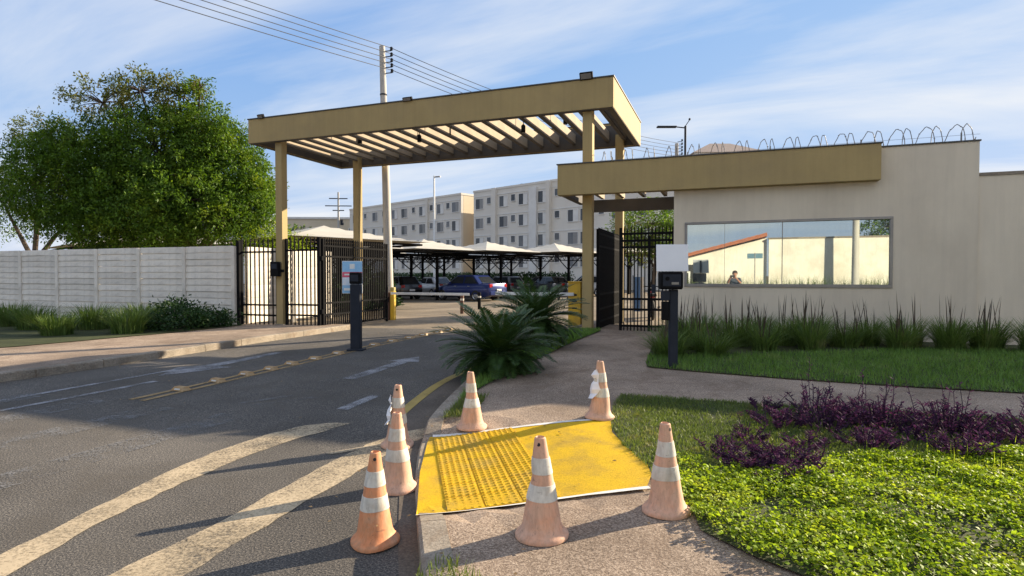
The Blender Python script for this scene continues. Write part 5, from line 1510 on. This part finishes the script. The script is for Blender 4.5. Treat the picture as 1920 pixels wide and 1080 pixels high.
# ------------------------------------------------------------------ cycads
def cycad(x, y, sc, nf, trunk, label, seed):
    rg = np.random.default_rng(seed)
    t = thing("cycad", label, "cycad", (x, y, zwalk(x, y) + .01), 0, "cycads in the grass strip")
    tm = MB().lathe([(.13 * sc, -.05), (.16 * sc, .08), (.15 * sc, trunk * .6), (.12 * sc, trunk)], 14)
    for i in range(70):
        a = i * 2.4; z = .02 + trunk * (i / 70); r_ = .145 * sc
        tm.box((r_ * math.cos(a), r_ * math.sin(a), z), (.07, .05, .035), m=(Matrix.Rotation(a, 3, 'Z') @ Matrix.Rotation(R(-35), 3, 'Y')))
    tm.build("trunk", M_bark, t)
    LM = 0.86 * sc
    for i in range(nf):
        a = i * 2.39996 + rg.normal(0, .12); f = i / nf
        el = R(78) - R(88) * f ** .8 + rg.normal(0, .07)
        Lf = LM * (.72 + .3 * math.sin(math.pi * min(1, f + .25))) * rg.uniform(.9, 1.08)
        n = 9; pts = [Vector((0.05 * math.cos(a), .05 * math.sin(a), trunk))]; e_ = el
        for k in range(n):
            e_ -= R(4.5 + 4 * f)
            pts.append(pts[-1] + Vector((math.cos(a) * math.cos(e_), math.sin(a) * math.cos(e_), math.sin(e_))) * (Lf / n))
        P, D, LN, NR = [], [], [], []
        m = 40
        for k in range(m):
            ff = .12 + .88 * k / (m - 1); q = ff * n; i0 = min(n - 1, int(q)); p = pts[i0].lerp(pts[i0 + 1], q - i0)
            tg = (pts[i0 + 1] - pts[i0]).normalized(); sd = tg.cross(Vector((0, 0, 1)))
            if sd.length < .05: sd = Vector((-math.sin(a), math.cos(a), 0))
            sd.normalize(); up = sd.cross(tg)
            ln = .165 * sc * math.sin(math.pi * (.12 + .84 * ff)) ** .7
            for s_ in (-1, 1):
                P.append(tuple(p)); D.append(tuple(sd * s_ + tg * .75 + up * .28 + Vector(rg.normal(0, .06, 3)))); LN.append(ln * rg.uniform(.9, 1.1)); NR.append(tuple(up))
        fr_ = leaves("frond", np.array(P), np.array(D), np.array(LN), np.full(len(P), .017 * sc), L_cycad, t, .0, np.array(NR))
        MB().tube(pts, [.009] * 3 + [.006] * 4 + [.003] * (len(pts) - 7), 4).build("rachis", L_cycad, fr_)
cycad(-3.13, 7.78, 1.1, 96, .24, "large dark green cycad in front, spreading over the road edge", 3)
cycad(-3.32, 10.1, 1.12, 88, .46, "taller cycad behind the front one, near the right canopy post", 5)

# ------------------------------------------------------------------ left bed: grasses and shrub
def lplant(x, y, r, h, n, label):
    t = thing("tall_grass", label, "grass clump", (x, y, zwalk(x, y) + .012), 0, "grass clumps by the precast wall")
    a = rng.random(n) * 2 * np.pi; rr = r * .6 * np.sqrt(rng.random(n))
    p = np.stack([np.cos(a) * rr, np.sin(a) * rr, np.zeros(n)], 1)
    blades("foliage", p, np.stack([np.cos(a), np.sin(a), np.zeros(n)], 1) * (rng.random(n) * r)[:, None], h * (.5 + .5 * rng.random(n)), .014 + .012 * rng.random(n), L_orn, t, .9)
for (x, y, r, h, l) in ((-14.2, 10.3, .6, .85, "broad grass clump at the left edge beside the pavement"), (-15.0, 11.3, .65, .95, "taller grass clump nearer the precast wall"),
                        (-16.2, 10.8, .7, .9, "grass clump further left along the wall bed"), (-17.6, 10.2, .7, .85, "grass clump beyond the left edge of the photo"), (-15.4, 9.4, .55, .7, "low grass clump at the front of the left bed"),
                        (-19.4, 10.6, .7, .9, "outermost grass clump of the left bed"), (-18.3, 8.6, .7, .8, "grass clump at the front left of the bed"), (-16.6, 7.6, .6, .7, "grass clump nearest the street in the left bed")):
    lplant(x, y, r, h, 520, l)
def shrub(x, y, rx, ry, rz_, n, label, mt=None, ls=.10):
    t = thing("shrub", label, "shrub", (x, y, zwalk(x, y) + .012), 0, "shrubs in the left bed")
    stems = MB(); cl = []
    for i in range(26):
        dd = unit(rng.normal(size=3) * [1, 1, .7]); dd[2] = abs(dd[2]); k = rng.uniform(.6, 1.0)
        tp = (dd[0] * rx * k, dd[1] * ry * k, .12 + dd[2] * rz_ * k); cl.append(tp)
        stems.tube([(0, 0, -.02), (tp[0] * .5, tp[1] * .5, tp[2] * .6), tp], [.012, .008, .004], 5)
    stems.build("stems", M_bark, t)["kind"] = "stuff"
    c = np.array(cl)[rng.integers(0, len(cl), n)] + rng.normal(size=(n, 3)) * [.13, .13, .10]
    c[:, 2] = np.maximum(c[:, 2], .03)
    dd = unit(c * [1, 1, .6] + rng.normal(size=(n, 3)) * .5)
    leaves("foliage", c, dd, ls * (.6 + .7 * rng.random(n)), ls * .45 * (.7 + .6 * rng.random(n)), mt or L_shrub, t, .2)
shrub(-13.95, 11.6, .75, .7, .62, 2600, "dark glossy shrub at the foot of the wall, left of the fence")
shrub(-13.75, 12.5, .45, .45, .45, 1300, "small dark shrub next to the fence end post")
shrub(-14.9, 12.2, .6, .5, .7, 1800, "dark shrub against the precast wall behind the larger one")

for (x, y, l) in ((-14.6, 19.6, "dense dark bush behind the gate leaf, nearest the fence"), (-14.9, 21.6, "dense dark bush behind the gate leaf in the middle"), (-15.6, 23.4, "dense dark bush behind the gate leaf, farthest in")):
    shrub(x, y, 1.0, 1.0, 1.75, 3600, l, None, .16)
def hedge(s0, s1, off, h, label):
    """clipped hedge along the apartment blocks"""
    a0 = BO + Vector((UX, UY, 0)) * s0 + Vector((-UY, UX, 0)) * off; a1 = BO + Vector((UX, UY, 0)) * s1 + Vector((-UY, UX, 0)) * off
    t = thing("hedge", label, "hedge", tuple(a0), BA)
    L_ = (a1 - a0).length; n = int(L_ * 420)
    P = np.stack([rng.random(n) * L_, rng.normal(0, .28, n), h * rng.random(n) ** .6 + rng.normal(0, .06, n)], 1)
    leaves("foliage", P, rng.normal(size=(n, 3)) + [0, 0, .3], .16 + .12 * rng.random(n), .08 + .06 * rng.random(n), L_shrub, t, .2)
    for k in range(int(L_ / 1.5)):
        MB().tube([(k * 1.5 + .7, 0, -.1), (k * 1.5 + .75, .05, h * .8)], [.04, .015], 5).build("stem", M_bark, t)
hedge(-16, 30, 11.5, 1.7, "long dark hedge in front of the apartment blocks behind the car park")

# ------------------------------------------------------------------ trees
def tree(label, base, trunk_h, trunk_r, lobes, leaf_l=.11, mt=None, cat="tree", group=None, droop=.25, per=26, name="tree"):
    """lobes: (dx, dy, z, rx, ry, rz, clumps, density 0..1, material)"""
    t = thing(name, label, cat, (base[0], base[1], base[2]), 0, group)
    tk = MB()
    top = Vector((rng.normal(0, .1), rng.normal(0, .1), trunk_h))
    tk.tube([(0, 0, -.2), (0.03, .02, trunk_h * .5), tuple(top)], [trunk_r * 1.25, trunk_r, trunk_r * .8], 10)
    groups = {}
    for (dx, dy, z, rx, ry, rz_, ncl, m_) in lobes:
        c = Vector((dx, dy, z))
        mid = top.lerp(c, .55) + Vector((0, 0, -.15))
        tk.tube([tuple(top - Vector((0, 0, .3))), tuple(mid), tuple(c)], [trunk_r * .55, trunk_r * .36, trunk_r * .16], 7)
        u = unit(rng.normal(size=(ncl, 3))); k = (.45 + .55 * rng.random(ncl) ** .5)
        k *= 1 + .12 * np.sin(u[:, 0] * 7 + dx) * np.sin(u[:, 2] * 6 + z)
        ctr = np.array([dx, dy, z]) + u * k[:, None] * np.array([rx, ry, rz_])
        for q in ctr[::max(1, ncl // 22)]:
            q = Vector(q); tk.tube([tuple(c), tuple(c.lerp(q, .55) + Vector((0, 0, .08))), tuple(q)], [trunk_r * .14, trunk_r * .09, .008], 5)
        # each clump: a drooping twig of paired leaflets
        tw = unit(u + rng.normal(size=(ncl, 3)) * .7 - np.array([0, 0, droop]))
        f = rng.random((ncl, per))
        P = ctr[:, None, :] + tw[:, None, :] * (f[..., None] * .55) + rng.normal(size=(ncl, per, 3)) * .085
        P[..., 2] -= .18 * f ** 2
        D = tw[:, None, :] * .5 + rng.normal(size=(ncl, per, 3)) * .8 + np.array([0, 0, -.15])
        groups.setdefault(m_, []).append((P.reshape(-1, 3), D.reshape(-1, 3)))
    tk.build("trunk", M_bark, t, smooth=True)
    for m_, lst in groups.items():
        P = np.concatenate([a for a, b in lst]); D = np.concatenate([b for a, b in lst]); n = len(P)
        nr = unit(rng.normal(size=(n, 3)) * .8 + np.array([0, 0, 1.0]))
        leaves("crown", P, D, leaf_l * (.7 + .6 * rng.random(n)), leaf_l * .42 * (.7 + .6 * rng.random(n)), MATS[m_], t, .1, nr)
    return t
G, O = "tree_leaf", "tree_leaf_rusty"
TB = (-20.6, 17.4, 0.05)
tree("large dense green tree behind the left precast wall", TB, 2.2, .18, [
    (-.43, -.71, 6.27, 2.1, 2.0, 1.8, 620, G), (1.12, .4, 6.1, 1.75, 1.7, 1.55, 520, G), (1.91, .7, 5.1, 1.5, 1.5, 1.35, 430, G), (1.4, -1.0, 4.35, 1.7, 1.6, 1.3, 460, G),
    (-.4, -1.7, 4.4, 1.9, 1.7, 1.4, 520, G), (-2.6, -1.5, 6.0, 2.3, 2.0, 1.5, 560, G), (2.85, .5, 4.4, .95, .95, .95, 200, G), (1.25, -.1, 7.1, 1.2, 1.2, 1.0, 200, G), (-.42, -.7, 7.4, 1.1, 1.1, .7, 110, G),
    (-3.3, -2.3, 5.1, 2.2, 2.0, 1.9, 560, G), (2.7, -.6, 3.7, .9, .9, .7, 130, G), (.9, -1.8, 3.5, 1.2, 1.1, .7, 190, G), (-1.8, -2.2, 3.6, 1.7, 1.4, .8, 260, G),
    (-1.1, -.95, 8.75, 1.0, 1.0, .75, 58, O), (.28, -.44, 8.6, .85, .85, .65, 60, O), (-2.5, -1.5, 8.3, 1.25, 1.2, .9, 80, O), (1.07, -.15, 8.85, .4, .4, .35, 26, G)], per=34, leaf_l=.13)
tree("leafy tree left of the big one, beyond the edge of the photo", (-26.5, 15.6, 0.0), 2.4, .18, [
    (0, 0, 5.6, 2.2, 2.2, 1.6, 360, G), (1.6, .6, 4.5, 1.6, 1.6, 1.2, 240, G), (-1.8, -.4, 4.8, 1.8, 1.8, 1.4, 260, G), (0.4, 0, 7.2, 1.1, 1.1, .8, 110, O)], per=26)
tree("small yellow-green tree behind the fence, right of the big tree", (-17.2, 17.8, 0.0), 1.6, .07, [
    (0.1, .2, 2.9, 1.0, .9, .55, 150, "ground_cover_leaf"), (.9, .6, 2.75, .7, .7, .4, 80, "ground_cover_leaf")], per=22, leaf_l=.10)
tree("light leafy tree seen over the pedestrian gate", (-3.0, 24.5, 0.1), 2.0, .1, [
    (0, 0, 3.6, 1.5, 1.3, .9, 240, G), (.9, .3, 3.2, .9, .9, .7, 110, G), (-.6, .2, 3.0, .8, .8, .6, 90, O)], per=24, leaf_l=.12)
tree("round tree across the street mirrored in the window corner", (10.5, -14.5, 0.0), 2.4, .16, [
    (0, 0, 5.2, 2.2, 2.2, 1.9, 260, G), (-1.6, .4, 4.4, 1.4, 1.4, 1.2, 140, G)], per=22, leaf_l=.16)
# distant tree belt behind the car park
for i, (x, y, s_, lb) in enumerate(((-60, 70, 1.3, "dark round tree in the far distance on the left"), (-49, 84, 1.2, "distant tree beside the far cream building"))):
    tree(lb, (x, y, 0), 2.5, .2, [(0, 0, 5.0 * s_, 2.6 * s_, 2.6 * s_, 1.8 * s_, 220, G), (2.0, .5, 4.0 * s_, 1.8, 1.8, 1.3, 120, G)], per=18, leaf_l=.28)

# ------------------------------------------------------------------ the photographer, mirrored in the window
def person(loc, rz):
    t = thing("person", "person in a dark shirt holding up a phone, mirrored in the guardhouse window", "person", loc, rz)
    J = {'pel': (0, 0, .95, .15), 'spine': (0, .01, 1.12, .145), 'chest': (0, .0, 1.32, .165), 'neck': (0, .0, 1.47, .06), 'jaw': (0, .03, 1.55, .075), 'head': (0, .02, 1.65, .098), 'crown': (0, .0, 1.73, .07),
         'shL': (-.19, 0, 1.40, .065), 'elL': (-.26, .20, 1.24, .045), 'wrL': (-.16, .36, 1.44, .03), 'haL': (-.12, .40, 1.50, .034),
         'shR': (.19, 0, 1.40, .065), 'elR': (.25, .20, 1.24, .045), 'wrR': (.10, .36, 1.44, .03), 'haR': (.05, .40, 1.50, .034),
         'hiL': (-.10, 0, .88, .10), 'knL': (-.11, .02, .48, .065), 'anL': (-.12, -.02, .09, .042), 'toL': (-.13, .14, .04, .04),
         'hiR': (.10, 0, .88, .10), 'knR': (.11, .02, .48, .065), 'anR': (.12, -.02, .09, .042), 'toR': (.13, .14, .04, .04)}
    E_ = [('pel', 'spine'), ('spine', 'chest'), ('chest', 'neck'), ('neck', 'jaw'), ('jaw', 'head'), ('head', 'crown'), ('chest', 'shL'), ('shL', 'elL'), ('elL', 'wrL'), ('wrL', 'haL'), ('chest', 'shR'), ('shR', 'elR'), ('elR', 'wrR'), ('wrR', 'haR'),
          ('pel', 'hiL'), ('hiL', 'knL'), ('knL', 'anL'), ('anL', 'toL'), ('pel', 'hiR'), ('hiR', 'knR'), ('knR', 'anR'), ('anR', 'toR')]
    for sd, s in (('L', -1), ('R', 1)):
        hx, hy, hz, _ = J['ha' + sd]
        for k, (dx, ln) in enumerate(((-.027, .055), (-.009, .065), (.009, .062), (.027, .05))):
            a, b = f'f{sd}{k}a', f'f{sd}{k}b'
            J[a] = (hx + dx * .8, hy + .015, hz + .045, .0095); J[b] = (hx + dx - s * .012, hy + .03, hz + .045 + ln * .7, .008)
            E_ += [('ha' + sd, a), (a, b)]
        J[f't{sd}a'] = (hx - s * .04, hy + .012, hz + .012, .011); J[f't{sd}b'] = (hx - s * .055, hy + .02, hz + .045, .0095)
        E_ += [('ha' + sd, f't{sd}a'), (f't{sd}a', f't{sd}b')]
    def skin(name, keys, edges, mt, grow=0.0):
        ks = list(keys); me_ = bpy.data.meshes.new(name)
        me_.from_pydata([J[k][:3] for k in ks], [(ks.index(a), ks.index(b)) for a, b in edges], [])
        o = bpy.data.objects.new(name, me_); col.objects.link(o)
        m1 = o.modifiers.new("skin", 'SKIN'); m1.use_smooth_shade = True
        for i, k in enumerate(ks):
            sv_ = me_.skin_vertices[0].data[i]; r_ = J[k][3] + grow
            sv_.radius = (r_ * (1.25 if k in ('chest', 'spine', 'pel') else 1.0), r_ * (.8 if k in ('chest', 'spine', 'pel') else 1.0)); sv_.use_root = (i == 0)
        m2 = o.modifiers.new("sub", 'SUBSURF'); m2.levels = 2; m2.render_levels = 2
        bpy.context.view_layer.update()
        ev = o.evaluated_get(bpy.context.evaluated_depsgraph_get())
        me2 = bpy.data.meshes.new_from_object(ev); me2.name = name
        bpy.data.objects.remove(o)
        me2.materials.clear(); me2.materials.append(mt)
        for p in me2.polygons: p.use_smooth = True
        return link(name, me2, None, t)
    skinm = mat("skin", (0.44, 0.22, 0.14), (0.38, 0.18, 0.11), 8, .6)
    shirt = mat("dark_shirt", (0.06, 0.075, 0.10), (0.045, 0.055, 0.075), 10, .9)
    trou = mat("dark_trousers", (0.035, 0.04, 0.055), None, 10, .9)
    body = skin("body", J.keys(), E_, skinm)
    sk_ = ['pel', 'spine', 'chest', 'shL', 'elL', 'shR', 'elR']
    skin("shirt", sk_, [('pel', 'spine'), ('spine', 'chest'), ('chest', 'shL'), ('shL', 'elL'), ('chest', 'shR'), ('shR', 'elR')], shirt, .018)
    tk_ = ['pel', 'hiL', 'knL', 'anL', 'hiR', 'knR', 'anR']
    skin("trousers", tk_, [('pel', 'hiL'), ('hiL', 'knL'), ('knL', 'anL'), ('pel', 'hiR'), ('hiR', 'knR'), ('knR', 'anR')], trou, .02)
    for sx in (-.125, .125):
        MB().box((sx, .05, .045), (.10, .27, .09)).build("shoe", M_trim, t, bevel=.03, segs=2, smooth=True)
    # cap of hair, face details
    MB().lathe([(.108, 0), (.110, .04), (.092, .09), (.05, .122), (0.005, .13)], 18, cap=False).build("hair", mat("dark_hair", (0.03, 0.02, 0.016), None, 8, .7), t, smooth=True, loc=(0, .0, 1.655), rot=(R(12), 0, 0))
    for sx in (-.034, .034):
        MB().lathe([(.012, 0), (.012, .004)], 10).build("eye", M_trim, t, rot=(R(-90), 0, 0), loc=(sx, .112, 1.65))
    MB().add([(-.012, .11, 1.60), (.012, .11, 1.60), (0, .112, 1.65), (0, .138, 1.607)], [(0, 1, 3), (1, 2, 3), (2, 0, 3)]).build("nose", skinm, t)
    MB().box((0, .108, 1.572), (.045, .008, .01)).build("mouth", mat("lips", (0.33, 0.12, 0.09), None, 8, .5), t, bevel=.003)
    for sx in (-.1, .1):
        MB().box((sx, .01, 1.63), (.02, .035, .06)).build("ear", skinm, t, bevel=.008, segs=2, smooth=True)
    return t
zg = zwalk(.3, -.0) if False else zroad(.3, -.5)
person((.22, -.52, 0.0), R(6))
ph = thing("phone", "phone held up in both hands by the person mirrored in the window", "phone", (0.145, -.06, 1.5), R(6))
MB().bx(-.075, .075, -.008, .0, 0, .08).build("case", M_trim, ph, bevel=.003)
MB().bx(-.07, .07, -.0095, -.0082, .004, .076).build("screen", M_glass, ph)
